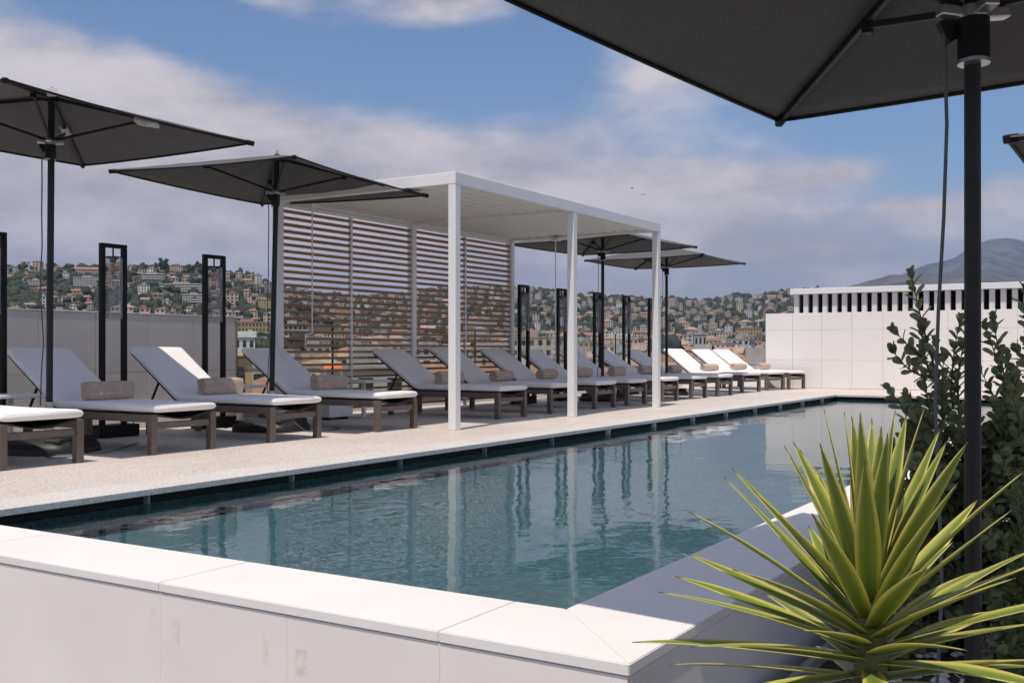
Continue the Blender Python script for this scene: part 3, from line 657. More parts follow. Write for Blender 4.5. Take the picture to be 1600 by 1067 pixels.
def make_lounger(seed, angle=34):
    e = empty('sun_lounger'); w = .68; hw = w/2; a = R_(angle)
    lg = MB().bbox(-.0325, .0325, -.03, .03, .001, .325, .004).mesh('leg')
    for x in (-.045, -1.72):
        for s in (-1, 1): obj('leg', lg, e, M_BROWN, (x, s*(hw-.03), 0))
    sr = MB().bbox(-1.685, -.080, -.02, .02, .262, .324, .004).mesh('side_rail')
    for s in (-1, 1): obj('side_rail', sr, e, M_BROWN, (0, s*(hw-.03), 0))
    MB().bbox(-.062, -.028, -hw+.062, hw-.062, .208, .262, .004).build('stretcher', M_BROWN, e)
    MB().bbox(-1.737, -1.703, -hw+.062, hw-.062, .255, .315, .004).build('stretcher', M_BROWN, e)
    # sling support under the mattress, sagging slightly
    m = MB(); V = []; F = []; nx, ny = 10, 8
    for i in range(nx+1):
        for j in range(ny+1):
            x = -.02-1.28*i/nx; y = (-hw+.055)+(w-.11)*j/ny; V.append((x, y, .335-.055*math.sin(math.pi*j/ny)*(.4+.6*abs(1-2*i/nx))))
    for i in range(nx):
        for j in range(ny): q = i*(ny+1)+j; F.append((q, q+1, q+ny+2, q+ny+1))
    m.add(V, F); sg = m.build('sling', M_DBROWN, e, True); k = sg.modifiers.new('thickness', 'SOLIDIFY'); k.thickness = .006
    # backrest frame and brace
    hx, hz = -1.30, .325; tx, tz = hx-.87*math.cos(a), hz+.87*math.sin(a)+.005
    for s in (-1, 1):
        MB().bar((hx, s*(hw-.05), hz), (tx, s*(hw-.05), tz), .03, .03, b=.003).build('backrest_rail', M_DBROWN, e)
        mx, mz = hx-.42*math.cos(a), hz+.42*math.sin(a)-.015
        MB().bar((mx, s*(hw-.085), mz), (mx-.16, s*(hw-.085), .27), .022, .014).build('brace', M_DBROWN, e)
    MB().bar((tx, -hw+.07, tz), (tx, hw-.07, tz), .03, .03, b=.003).build('backrest_rail', M_DBROWN, e)
    obj('mattress', mattress_mesh(angle, seed=seed), e, M_CUSH)
    return e
def towel_mesh(seed, folded):
    rnd = random.Random(seed); m = MB(); n = 28; V = []; F = []; L = .47; nl = 14
    for i in range(nl+1):
        y = -L/2+L*i/nl; e = min(i, nl-i); q = (.9 if e == 0 else (.98 if e == 1 else 1))
        for k in range(n):
            t = 2*math.pi*k/n; ex = 5.0 if folded else 2.2; c, s_ = math.cos(t), math.sin(t); r = (abs(c)**ex+abs(s_)**ex)**(-1/ex)
            rr = r*(1+.02*math.sin(3*t+i*.7+seed)+rnd.uniform(-.008, .008))*q
            V.append((rr*c*(.068 if folded else .075), y+.006*math.sin(t*2+seed), .082+rr*s_*(.082 if folded else .075)))
    for i in range(nl):
        for k in range(n): F.append((i*n+k, (i+1)*n+k, (i+1)*n+(k+1) % n, i*n+(k+1) % n))
    # rolled ends: spiral step inwards
    for end, i0 in ((0, 0), (1, nl*n)):
        prev = [i0+k for k in range(n)]; cy = (-L/2, L/2)[end]
        for lv, (sc, dp) in enumerate(((.72, .012), (.55, .0), (.34, .014), (.16, .004))):
            cur = []
            for k in range(n):
                p = Vector(V[i0+k]); c = Vector((0, cy, .082)); v = c+(p-c)*(sc*(1+.09*k/n)); v.y = cy+(dp if end == 0 else -dp); cur.append(len(V)); V.append(tuple(v))
            for k in range(n):
                f = (prev[k], prev[(k+1) % n], cur[(k+1) % n], cur[k]); F.append(f if end == 0 else f[::-1])
            prev = cur
        F.append(tuple(prev) if end == 0 else tuple(prev)[::-1])
    m.add(V, F); return m.mesh('towel', True, 50)
protos = [make_lounger(s, an) for s, an in ((1, 34), (2, 33.5), (3, 34.5))]
twl = [towel_mesh(1, True), towel_mesh(2, True), towel_mesh(3, False)]
LG = 'white cushioned loungers along the pool'
# foot centre X, Y, turn in degrees, label, towel variant, towel label
L_SPOTS = [(-6.93, 4.70, 0, 'nearest white lounger, cut off by the left edge, only its foot end in view', None, ''),
 (-6.93, 6.01, 0, 'second white lounger from the left, folded towel with emblem on it', 0, 'folded taupe towel with a small white emblem on the second lounger'),
 (-6.93, 7.35, 0, 'third white lounger from the left, a bright sunlit stripe across its backrest', 0, 'folded taupe towel on the lounger with the sunlit stripe'),
 (-6.90, 8.86, 0, 'fourth white lounger, just left of the pergola beside a parasol pole', 1, 'folded taupe towel on the lounger just left of the pergola'),
 (-6.90, 11.20, 0, 'white lounger under the pergola, left of the three there', 1, 'taupe towel partly behind the near corner post of the pergola'),
 (-6.90, 12.50, 0, 'middle white lounger of the three under the pergola', 2, 'rolled taupe towel on the middle lounger under the pergola'),
 (-6.90, 13.80, 0, 'white lounger under the pergola next to its middle post', 2, 'rolled taupe towel just left of the pergola middle post'),
 (-6.90, 14.90, -1, 'white lounger behind the pergola middle post, sun on its backrest edge', 2, 'rolled taupe towel just right of the pergola middle post'),
 (-6.90, 16.20, 0, 'shaded white lounger right of the pergola middle post', 1, 'folded taupe towel beside the far parasol pole'),
 (-6.90, 17.50, -1, 'white lounger with a thin sunlit edge left of the far corner post', 2, 'rolled taupe towel left of the far corner post of the pergola'),
 (-6.90, 18.80, -3, 'shaded white lounger behind the far corner post of the pergola', 2, 'rolled taupe towel right of the far corner post of the pergola'),
 (-7.06, 20.75, -14, 'third sunlit white lounger from the white end wall', 2, 'rolled taupe towel on the third lounger from the end wall'),
 (-6.96, 22.02, -16, 'sunlit white lounger second from the white end wall', 2, 'rolled taupe towel on the second lounger from the end wall'),
 (-6.74, 22.84, -14, 'last white lounger, right against the white end wall', 2, 'rolled taupe towel on the last lounger, in front of the white wall')]
used = set()
for i, (x, y, rz, lab, tv, tl) in enumerate(L_SPOTS):
    p = protos[i % 3]; o = p if (i % 3) not in used else copy_tree(p); used.add(i % 3)
    o.location = (x, y, 0); o.rotation_euler = (0, 0, R_(rz)); tag(o, lab, 'lounger', LG)
    if tv is not None:
        f = R_(rz); lx, ly = -1.06+random.uniform(-.03, .03), .05+random.uniform(-.03, .05)
        if i == 13: lx, ly = -.9, .05
        t = obj('towel', twl[tv], None, M_TOWEL, (x+lx*math.cos(f)-ly*math.sin(f), y+lx*math.sin(f)+ly*math.cos(f), .4105), (0, 0, f+R_(random.uniform(-5, 5) if i < 13 else 8)))
        tag(t, tl, 'towel', 'taupe towels on the loungers')
        if i in (1, 4, 5, 6):   # white embroidered emblem and line of lettering on the foot side
            xs = .0695 if tv < 2 else .0765; m = MB(); cy = -.12; cz = .06 if tv < 2 else .078
            for (u0, u1, w0, w1, k) in ((-.028, .028, 0, 0, 0),):
                m.add([(xs+.001, cy-.024, cz), (xs+.001, cy, cz-.016), (xs+.001, cy+.024, cz), (xs+.001, cy+.012, cz+.011), (xs+.001, cy-.012, cz+.011)], [(0, 1, 2, 3, 4)])
            em = m.build('emblem', M_EMB, t); em.modifiers.new('thickness', 'SOLIDIFY').thickness = .002
            m = MB(); yy = cy+.045; rr = random.Random(5)
            while yy < cy+.20:
                wdt = rr.uniform(.004, .009); m.box(xs, xs+.0015, yy, yy+wdt, cz-.004, cz+.005); yy += wdt+.003
            tag(m.build('lettering', M_EMB, t), kind='stuff')

# ------------------------------------------------------------------ lantern frames
def lantern_proto():
    e = empty('lantern_frame'); w, s, H = .30, .048, 1.90
    MB().bbox(-.11, .11, -.23, .23, .002, .12, .004).build('base', M_BLACK, e)
    for k in (-1, 1): MB().bbox(-s/2, s/2, k*(w/2-s/2)-s/2, k*(w/2-s/2)+s/2, .121, H-.042, .003).build('upright', M_BLACK, e)
    MB().bbox(-s/2, s/2, -w/2, w/2, H-.04, H, .003).build('top_bar', M_BLACK, e)
    MB().tube([(0, 0, H-.04), (0, 0, H-.125)], .008, 8).build('stem', M_BLACK, e, True)
    c = MB().lathe([(.0, -.06), (.028, -.06), (.032, -.03), (.06, -.008), (.068, -.006), (.068, .0), (.0, .004)], 20, Matrix.Translation((0, 0, H-.125))).build('lamp_holder', M_BLACK, e, True)
    rg = MB(); R = .09; rg.tube([(R*math.cos(t*math.pi/12), R*math.sin(t*math.pi/12), H-.135) for t in range(25)], .0025, 5, False)
    for t in range(3): rg.tube([(0, 0, H-.132), (R*math.cos(t*2.1), R*math.sin(t*2.1), H-.135)], .0025, 5)
    rg.build('gallery_ring', M_BLACK, e)
    b = MB().lathe([(.0, -.115), (.012, -.112), (.028, -.09), (.032, -.065), (.026, -.035), (.015, -.01), (.013, 0)], 16, Matrix.Translation((0, 0, H-.185))).build('bulb', M_BULB, e, True)
    MB().tube([(-.008, 0, H-.2), (-.008, 0, H-.27), (.008, 0, H-.27), (.008, 0, H-.2)], .003, 5).build('filament', mat('copper_filament', (.55, .25, .10), .4, .1, 10), b)
    gl = MB().lathe([(.086, -.60), (.09, -.60), (.09, 0), (.086, 0), (.086, -.60)], 28, Matrix.Translation((0, 0, H-.136))).build('glass_cylinder', M_LGLASS, e, True)
    return e
lp = lantern_proto()
LANT = [(-8.75, 5.40, 'black lantern frame at the very left edge of the picture'), (-8.78, 6.70, 'black lantern frame between the second and third loungers'),
        (-8.86, 8.07, 'black lantern frame by the end of the grey wall, left of the pergola'), (-8.66, 14.35, 'first black lantern frame right of the wooden slat screen'),
        (-8.63, 15.55, 'second black lantern frame right of the slat screen, by the middle post'), (-8.64, 16.9, 'third black lantern frame right of the slat screen, by the parasol pole'),
        (-8.68, 18.2, 'fourth black lantern frame right of the slat screen'), (-8.78, 19.6, 'farthest black lantern frame, mostly hidden by the far corner post')]
for i, (x, y, lab) in enumerate(LANT):
    o = lp if i == 0 else copy_tree(lp); o.location = (x, y, 0); o.rotation_euler = (0, 0, R_(random.uniform(-2, 2))); tag(o, lab, 'lantern', 'black lantern frames')

# ------------------------------------------------------------------ side tables, small things on the deck
def side_table(x, y, lab, s=.42, boxbase=False):
    e = empty('side_table', (x, y, 0), R_(random.uniform(-4, 4)), lab, 'side table', 'white side tables')
    MB().bbox(-s/2, s/2, -s/2, s/2, .447, .475, .004).build('table_top', M_TABLE, e)
    MB().bbox(-.022, .022, -.022, .022, .011, .446, .003).build('leg', M_TABLE, e)
    MB().bbox(-.09, .09, -.09, .09, .001, .010, .002).build('foot', M_TABLE, e)
    return e
side_table(-8.36, 5.34, 'white side table between the first two loungers')
side_table(-8.50, 8.10, 'white side table behind the third lounger, by the grey wall end')
side_table(-8.55, 10.25, 'white side table against the slat screen beside the fourth lounger', .5)
e = empty('storage_box', (-9.28, 9.0, 0), R_(3), 'tan lidded box on the deck at the end of the grey wall', 'box')
MB().bbox(-.16, .16, -.26, .26, .002, .23, .006).build('body', M_TOWEL, e); MB().bbox(-.17, .17, -.27, .27, .232, .262, .006).build('lid', M_TOWEL, e)
e = empty('power_box', (-8.72, 9.85, 0), 0, 'low white equipment box under the side table by the slat screen', 'box')
MB().bbox(-.15, .15, -.22, .22, .03, .17, .008).build('body', M_TABLE, e); MB().bbox(-.13, .13, -.20, .20, .171, .19, .004).build('lid', M_TABLE, e)
for k in (-1, 1): MB().bbox(-.12, .12, k*.15-.02, k*.15+.02, .001, .029, .003).build('foot', M_BLACK, e)
def cable(pts, lab, r=.005):
    P = [Vector(p) for p in pts]; out = []
    for i in range(len(P)-1):
        a, b, c, d = P[max(i-1, 0)], P[i], P[i+1], P[min(i+2, len(P)-1)]
        for k in range(6):
            t = k/6; out.append(.5*((2*b)+(c-a)*t+(2*a-5*b+4*c-d)*t*t+(3*b-a-3*c+d)*t**3))
    out.append(P[-1]); tag(MB().tube(out, r, 6).build('cable', M_CORD, None, True), lab, 'cable', 'loose cables by the parasol bases')
cable([(-7.52, 5.15, .012), (-7.40, 5.28, .01), (-7.32, 5.16, .01), (-7.42, 5.05, .01), (-7.50, 5.2, .012), (-7.36, 5.5, .012), (-7.6, 5.9, .012), (-7.9, 6.3, .012)], 'grey cable looped on the deck beside the nearest parasol base')
cable([(-7.62, 8.0, .13), (-7.55, 8.05, .05), (-7.52, 8.12, .01), (-7.45, 8.3, .01), (-7.5, 8.6, .01), (-7.7, 8.7, .01)], 'grey cable trailing from the second parasol base')
cable([(-8.72, 6.8, .13), (-8.66, 6.88, .22), (-8.68, 6.82, .28), (-8.7, 6.76, .2), (-8.68, 6.86, .14), (-8.8, 6.95, .012), (-9.2, 7.1, .012)], 'black cable coiled at the foot of the lantern between second and third loungers')

# ------------------------------------------------------------------ yucca and shrubs beside the near corner
def yucca():
    base = at(1358, 2.30, .06); e = empty('yucca', base, 0, 'yellow-edged spiky yucca in the right foreground', 'yucca')
    MB().lathe([(.13, -.66), (.20, -.64), (.22, -.02), (.205, -.0), (.195, -.04), (.0, -.05)], 28).build('pot', M_PLANTER, e, True)
    st = MB(); st.tube([(0, 0, -.05), (.004, 0, .12), (0, .004, .25), (0, 0, .36)], [.04, .036, .03, .012], 12); st.build('stem', M_YSTEM, e, True)
    rnd = random.Random(11); ga = 2.39996
    N_ = 74
    for i in range(N_):
        u = i/(N_-1)             # 0 = lowest, 1 = innermost
        azi = i*ga+rnd.uniform(-.2, .2)
        elev = R_(-27+u**1.35*113+rnd.uniform(-6, 6)); elev = min(elev, R_(87)); ln = (.44+.08*rnd.random())*(1-.24*max(0, u-.45)/.55)
        if rnd.random() < .06: ln *= .55
        wd = .049+.009*rnd.random(); droop = (.10+.35*rnd.random()**2)*(1-u)+.02; z0 = -.02+u**.9*.31
        ns = 14; V = []; F = []; UV = []
        d0 = Vector((math.cos(azi), math.sin(azi), 0)); side = Vector((-math.sin(azi), math.cos(azi), 0)); tw = rnd.uniform(-.5, .5)
        p = Vector((0, 0, z0))+d0*.018; an = elev+.25*(1-u); step = ln/ns
        for k in range(ns+1):
            t = k/ns; w = wd*(.62+.38*math.sin(min(1, t/.42)*math.pi/2))*(1 if t < .42 else max(0.0, 1-((t-.42)/.58)**1.55))+.0008
            dr = d0*math.cos(an)+Vector((0, 0, 1))*math.sin(an); nr = -d0*math.sin(an)+Vector((0, 0, 1))*math.cos(an)
            sd = side*math.cos(tw*t)+nr*math.sin(tw*t); n2 = nr*math.cos(tw*t)-side*math.sin(tw*t); ch = .16*(1-.5*t)
            for j, s in enumerate((-1, -.55, 0, .55, 1)):
                V.append(p+sd*(s*w/2)+n2*(abs(s)**1.5*w*ch)); UV.append((.5+s/2, t))
            p = p+dr*step; an -= droop*step/ln*(.4+1.6*t)
        for k in range(ns):
            for j in range(4): q = k*5+j; F.append((q, q+1, q+6, q+5))
        me = bpy.data.meshes.new('leaf'); me.from_pydata([tuple(v) for v in V], [], F); uv = me.uv_layers.new(name='UVMap')
        for lp_ in me.loops: uv.data[lp_.index].uv = UV[lp_.vertex_index]
        me.shade_smooth(); o = obj('leaf', me, e, M_YUCCA)
        so_ = o.modifiers.new('thickness', 'SOLIDIFY'); so_.thickness = .0016
    return e
yucca()
def leaf_mesh():
    V = []; F = []; prof = [(0, .05), (.18, .32), (.45, .82), (.7, 1.0), (.88, .78), (.97, .35)]
    for (t, w) in prof:
        for s in (-1, 0, 1): V.append((s*w*.30, t, abs(s)*.07-.10*t*t))
    V.append((0, 1.0, -.10))
    for i in range(len(prof)-1):
        for j in range(2): q = i*3+j; F.append((q, q+1, q+4, q+3))
    q = (len(prof)-1)*3; F += [(q, q+1, len(V)-1), (q+1, q+2, len(V)-1)]
    return V, F
LV, LF = leaf_mesh()
def shrub(name, base, tips, fill, label, seed, mt=M_LEAF, size=.05, singles=150):
    """tips: explicit sprigs (px, py, depth); fill: (px0, px1, py0, py1, d0, d1, count)"""
    rnd = random.Random(seed); e = empty(name, base, 0, label, 'shrub')
    me1 = bpy.data.meshes.new('leaf'); me1.from_pydata(LV, [], LF); me1.shade_smooth(); me1.materials.append(mt)
    pl = [('t', *t) for t in tips]
    x0, x1, y0, y1, d0, d1, cnt = fill
    for k in range(cnt):
        px = rnd.uniform(x0, x1); q = (px-x0)/(x1-x0); py = y0+(y1-y0)*rnd.random()**.9+80*(2*q-1)**2*(rnd.random())
        pl.append(('f', px, py, rnd.uniform(d0, d1)))
    tw = MB(); leaves = []
    for (kd, px, py, d, *rt) in pl:
        tip = at(px, d, z_at(py, d))-base
        root = Vector((rnd.uniform(-.16, .16), rnd.uniform(-.16, .16), rnd.uniform(0, .1)))
        if kd == 'f': root = root*1.5+Vector((0, 0, max(0, tip.z*.55))); root = root.lerp(tip, .25)
        else: root = at(rt[0], d+.05, z_at(rt[1], d))-base
        ctrl = root.lerp(tip, .5)+Vector((rnd.uniform(-.05, .05), rnd.uniform(-.05, .05), -.04 if kd == 'f' else -.06))
        n = 12; P = [root*(1-t)**2+ctrl*2*t*(1-t)+tip*t*t for t in [i/n for i in range(n+1)]]
        tw.tube(P, [.006*(1-.75*i/n) for i in range(n+1)], 5)
        L = (tip-root).length; cover = L*.9 if kd == 't' else min(.26, L*.85); s = 0.0; ph = rnd.random()*6
        while s < cover:
            t = 1-s/L; c = root*(1-t)**2+ctrl*2*t*(1-t)+tip*t*t; dr = ((tip-ctrl)*t+(ctrl-root)*(1-t)).normalized()
            for k in range(1 if s > .02 else 4):
                ph += 2.4; a = dr.cross(Vector((0, 0, 1)));
                if a.length < .05: a = Vector((1, 0, 0))
                a.normalize(); b = dr.cross(a); out = a*math.cos(ph)+b*math.sin(ph)
                ld = (dr*(.75 if s > .02 else 1.1)+out*(.8 if s > .02 else .45)+Vector((0, 0, .12))).normalized(); sz = size*rnd.uniform(.7, 1.12)*(.7 if s < .02 else 1)
                xx = ld.cross(dr);
                if xx.length < .05: xx = ld.cross(Vector((0, 0, 1)))
                xx.normalize(); zz = xx.cross(ld)
                M = Matrix(((xx.x*sz, ld.x*sz, zz.x*sz, c.x), (xx.y*sz, ld.y*sz, zz.y*sz, c.y), (xx.z*sz, ld.z*sz, zz.z*sz, c.z), (0, 0, 0, 1)))
                wp = base+c; dep = wp.x*FW.x+wp.y*FW.y; leaves.append(((0 if kd == 't' else 10)+dep, M))
            s += (.0125 if kd == 't' else .0135)*size/.05*rnd.uniform(.8, 1.2)
    tw.build('stem', M_BARK, e, True)
    leaves.sort(key=lambda q: q[0])
    for k, (dep, M) in enumerate(leaves[:singles]):
        o = obj('leaf', me1, e); o.matrix_basis = M
    m = MB()
    for dep, M in leaves[singles:]: m.add(LV, LF, M)
    if m.v: tag(m.build('foliage', mt, e, True, 80), kind='stuff')
    return e
B1 = at(1490, 4.55, -.30); B2 = at(1600, 4.2, -.30); B3 = at(1590, 3.55, -.35)
shrub('leafy_shrub', B1, [(1424, 432, 4.5, 1482, 640), (1396, 548, 4.45, 1462, 590), (1400, 520, 4.5, 1448, 560), (1440, 520, 4.55, 1470, 610), (1462, 538, 4.4, 1480, 640), (1392, 612, 4.35, 1455, 690), (1445, 590, 4.4, 1456, 650), (1420, 622, 4.3, 1470, 680), (1500, 500, 4.6, 1490, 640),
      (1512, 512, 4.6, 1500, 640), (1396, 700, 4.2, 1440, 780), (1412, 690, 4.25, 1460, 760), (1392, 740, 4.2, 1440, 800), (1405, 790, 4.15, 1450, 850), (1475, 560, 4.35, 1480, 680), (1430, 650, 4.3, 1470, 720)],
      (1400, 1560, 620, 1030, 4.1, 4.85, 300), 'tall dark green shrub with round leaves left of the near parasol pole', 21, size=.069, singles=300)
shrub('leafy_shrub', B2, [(1552, 500, 4.3, 1590, 660), (1540, 512, 4.35, 1575, 640), (1530, 575, 4.3, 1580, 680), (1602, 455, 4.1, 1625, 560), (1590, 548, 4.0, 1630, 600), (1606, 520, 4.1, 1640, 620), (1575, 560, 4.2, 1590, 680), (1588, 600, 4.1, 1600, 700)],
      (1530, 1720, 590, 1030, 3.9, 4.7, 280), 'dense dark green round-leaved shrub right of the near parasol pole', 22, size=.067, singles=300)
shrub('young_shrub', B3, [(1586, 760, 3.5, 1590, 1000), (1602, 770, 3.5, 1600, 950), (1572, 850, 3.5, 1588, 1000), (1614, 730, 3.55, 1605, 900)], (1560, 1660, 840, 1060, 3.4, 3.7, 22), 'pale green young shoot at the right edge in front of the dark shrub', 23, M_LEAF2, .06, 150)
def planter():
    c = Vector((-.32, 4.55, 0)); e = empty('planter', (c.x, c.y, ZL), 0, 'long grey planter box holding the round-leaved shrubs', 'planter')
    m = MB(); L, W, H, t = 1.7, .82, .48, .03
    for a in ((-W, W, -L/2-.2, -L/2-.2+t), (-W, W, L/2, L/2+t), (-W, -W+t, -L/2-.2+t, L/2), (W-t, W, -L/2-.2+t, L/2)): MB().bbox(*a, .002, H, .006).build('side_panel', M_PLANTER, e)
    MB().box(-W+t, W-t, -L/2-.2+t, L/2, .01, H-.05).build('soil', M_SOIL, e)
    rnd = random.Random(4); pb = MB()
    for k in range(260):
        x, y = rnd.uniform(-W+.06, W-.06), rnd.uniform(-L/2-.12, L/2-.06); r = rnd.uniform(.014, .03)
        V = [(x+r*math.cos(a)*math.cos(b)*1.3, y+r*math.sin(a)*math.cos(b), H-.045+r*.7*math.sin(b)) for b in (-.9, 0, .9) for a in [i*math.pi/3 for i in range(6)]]
        F = [(i, (i+1) % 6, 6+(i+1) % 6, 6+i) for i in range(6)]+[(6+i, 6+(i+1) % 6, 12+(i+1) % 6, 12+i) for i in range(6)]+[tuple(range(12, 18))]
        pb.add(V, F)
    tag(pb.build('pebbles', M_PEBBLE, e, True, 70), kind='stuff')
planter()
def bird(px, py, d, bank, lab):
    e = empty('bird', at(px, d, z_at(py, d)), YAW+bank, lab, 'bird'); bm = mat('dark_feather', (.05, .045, .045), .8, .2, 20)
    MB().tube([(0, -.22, 0), (0, -.12, .01), (0, .05, .02), (0, .16, .02), (0, .22, .01)], [.01, .035, .05, .035, .01], 8).build('body', bm, e, True)
    for s in (-1, 1):
        m = MB(); m.add([(0, .08, .03), (s*.24, .12, .10*s*bank+.1), (s*.5, .0, .05), (s*.24, -.02, .09), (0, -.06, .03)], [(0, 1, 3, 4), (1, 2, 3)]); w = m.build('wing', bm, e); w.modifiers.new('thickness', 'SOLIDIFY').thickness = .01
bird(988, 294, 170, .9, 'small dark bird in the sky, the higher left one of two'); bird(1004, 305, 170, -.4, 'small dark bird in the sky, the lower right one of two')

# ------------------------------------------------------------------ land: plain, hills, far mountains
def tbl(t): xs, ys = zip(*t); return np.array(xs, float), np.array(ys, float)
HILLS = {
 'A': dict(t=tbl([(-900, 440), (-400, 428), (0, 421), (100, 420), (200, 419), (260, 420), (330, 422), (380, 431), (420, 443), (450, 462), (490, 490), (540, 520), (600, 545)]), d0=380., d1=1300., zb=-27., seed=1),
 'B': dict(t=tbl([(200, 470), (380, 446), (430, 450), (500, 459), (560, 464), (640, 461), (690, 451), (740, 449), (790, 451), (842, 452), (875, 458), (904, 463), (924, 461), (964, 465), (1018, 470), (1053, 467), (1082, 471), (1110, 470), (1139, 464), (1160, 460), (1182, 464), (1211, 458), (1240, 454), (1300, 455), (1400, 462), (1600, 480), (2000, 520)]), d0=800., d1=2600., zb=-27., seed=2),
 'C': dict(t=tbl([(1100, 520), (1250, 470), (1300, 455), (1345, 443), (1393, 431), (1450, 428), (1500, 425), (1540, 424), (1600, 430), (1750, 440), (2200, 500)]), d0=3000., d1=6000., zb=-27., seed=3),
 'D': dict(t=tbl([(1200, 530), (1330, 470), (1400, 432), (1435, 416), (1466, 409), (1490, 404), (1512, 390), (1530, 381), (1550, 374), (1570, 371.5), (1590, 375), (1620, 382), (1700, 400), (1900, 450), (2400, 520)]), d0=6000., d1=9500., zb=-27., seed=4)}
def bumps(px, d, h):
    s = h['seed']; k = 1300./h['d1']
    return (np.sin(px*.031+s)*1.0+np.sin(px*.083+d*.004*k+s*2)*.6+np.sin(px*.19-d*.011*k+s)*.3+np.sin(d*.021*k+px*.05)*.5)
def hz_(px, d, h):
    zr = EYE+(YH-np.interp(px, *h['t']))/FOC*h['d1']; t = np.clip((d-h['d0'])/(h['d1']-h['d0']), 0, 1)
    z = h['zb']+(zr-h['zb'])*t**1.12; z = np.where(d > h['d1'], z-(d-h['d1'])*.12, z)
    amp = (2.2 if h['d1'] < 4000 else 3.4)*h['d1']/1300.*np.clip(t*3, 0, 1)*(1-np.clip((t-.8)/.2, 0, 1)*.75)
    return z+bumps(px, d, h)*amp
M_HILL = mat('hill_scrub', (.03, .038, .022), .95, 0, .012, hue=(.075, .072, .045), detail=8)
M_MOUNT = mat('mountain_forest', (.012, .02, .012), .95, 0, .006, hue=(.13, .12, .10), detail=12)
M_PLAIN = mat('city_ground', (.10, .10, .095), .95, 0, .02, hue=(.17, .16, .14), detail=8)
def hill_mesh(key, name, npx, nd, m):
    h = HILLS[key]; p0, p1 = h['t'][0][0], h['t'][0][-1]
    P = np.linspace(p0, p1, npx); D = np.concatenate([np.linspace(h['d0'], h['d1'], nd), h['d1']*np.array([1.03, 1.1, 1.3])])
    PX, DD = np.meshgrid(P, D, indexing='ij'); Z = hz_(PX, DD, h); T = (PX-800)/FOC
    Z[:, 0] = h['zb']
    X = DD*FW.x+DD*T*RT.x; Y = DD*FW.y+DD*T*RT.y; V = np.stack([X, Y, Z], -1).reshape(-1, 3); n = len(D)
    i, j = np.meshgrid(np.arange(npx-1), np.arange(n-1), indexing='ij'); q = (i*n+j).ravel(); F = np.stack([q, q+n, q+n+1, q+1], 1)
    return tag(obj(name, np_mesh(name, V, F, smooth=True), None, m), kind='structure')
hill_mesh('A', 'left_hill', 260, 40, M_HILL); hill_mesh('B', 'middle_hills', 300, 40, M_HILL)
hill_mesh('C', 'foothills', 160, 30, M_MOUNT); hill_mesh('D', 'mountain', 160, 30, M_MOUNT)
k = 60; me = np_mesh('plain', [(16000*math.cos(2*math.pi*i/k), 16000*math.sin(2*math.pi*i/k), -27.4) for i in range(k)]+[(0, 0, -27.4)], [(i, (i+1) % k, k) for i in range(k)])
tag(obj('plain', me, None, M_PLAIN), kind='structure')

# ------------------------------------------------------------------ buildings
WALLS = [('white', (.70, .68, .66)), ('cream', (.58, .50, .40)), ('pale pink', (.55, .42, .36)), ('ochre', (.50, .36, .19)), ('beige', (.50, .44, .37)), ('pale grey', (.46, .45, .44)), ('salmon', (.52, .33, .25))]
ROOFS = [('terracotta', (.30, .165, .115)), ('russet', (.23, .13, .10)), ('pale tiled', (.37, .26, .20)), ('grey', (.34, .33, .32))]
MW = [mat('render_'+n.replace(' ', '_'), c, .85, .08, .25) for n, c in WALLS]; MR = [mat('roof_'+n.replace(' ', '_'), c, .85, .18, .5) for n, c in ROOFS]
M_WIN = mat('window_dark', (.035, .038, .042), .25, .2, .3); M_SHUT = mat('shutter', (.16, .17, .15), .7, .1, .5)
ALLM = MW+MR+[M_WIN]; WI = len(ALLM)-1
def b_parts(w, dp, h, floors, bays, roof, sink=5.0, ov=.35, balc=False):
    """facade towards -y; returns wall, roof, window rectangles"""
    wall = MB().box(-w/2, w/2, 0, dp, -sink, h); rf = MB()
    if roof == 'hip':
        r = min(w, dp)*.22; a, b = w/2+ov, dp+ov; ins = min(w, dp)/2
        V = [(-a, -ov, h), (a, -ov, h), (a, b, h), (-a, b, h)]
        if w >= dp: V += [(-w/2+ins, dp/2, h+r), (w/2-ins, dp/2, h+r)]; F = [(0, 1, 5, 4), (1, 2, 5), (2, 3, 4, 5), (3, 0, 4), (3, 2, 1, 0)]
        else: V += [(0, ins, h+r), (0, dp-ins, h+r)]; F = [(0, 1, 4), (1, 2, 5, 4), (2, 3, 5), (3, 0, 4, 5), (3, 2, 1, 0)]
        rf.add(V, F)
    elif roof == 'gable':
        r = dp*.20; a = w/2+ov; rf.add([(-a, -ov, h), (a, -ov, h), (a, dp+ov, h), (-a, dp+ov, h), (-a, dp/2, h+r), (a, dp/2, h+r)], [(0, 1, 5, 4), (2, 3, 4, 5), (1, 2, 5), (3, 0, 4), (3, 2, 1, 0)])
    else:
        rf.box(-w/2-.2, w/2+.2, -.2, dp+.2, h+.01, h+.5); rf.box(-w*.18, w*.16, dp*.4, dp*.75, h+.5, h+2.6)
    fh = h/floors; bw = w/bays; wr = []
    for f in range(floors):
        for b in range(bays): wr.append((-w/2+bw*(b+.5), f*fh+fh*.28, bw*(.5 if not balc else .72), fh*.5))
    side = max(1, int(dp/4)); ws = []
    for f in range(floors):
        for b in range(side): ws.append((dp/side*(b+.5), f*fh+fh*.28, dp/side*.36, fh*.5))
    return wall, rf, wr, ws, fh
WMESH = {}
def win_mesh(): 
    if 'w' not in WMESH: WMESH['w'] = MB().box(-.5, .5, -.06, .04, 0, 1).mesh('window')
    return WMESH['w']
def place(P, rz): return Matrix.Translation(P) @ Matrix.Rotation(rz, 4, 'Z')
def facing(P, off=0): return math.atan2(P.y, P.x)-math.pi/2+off
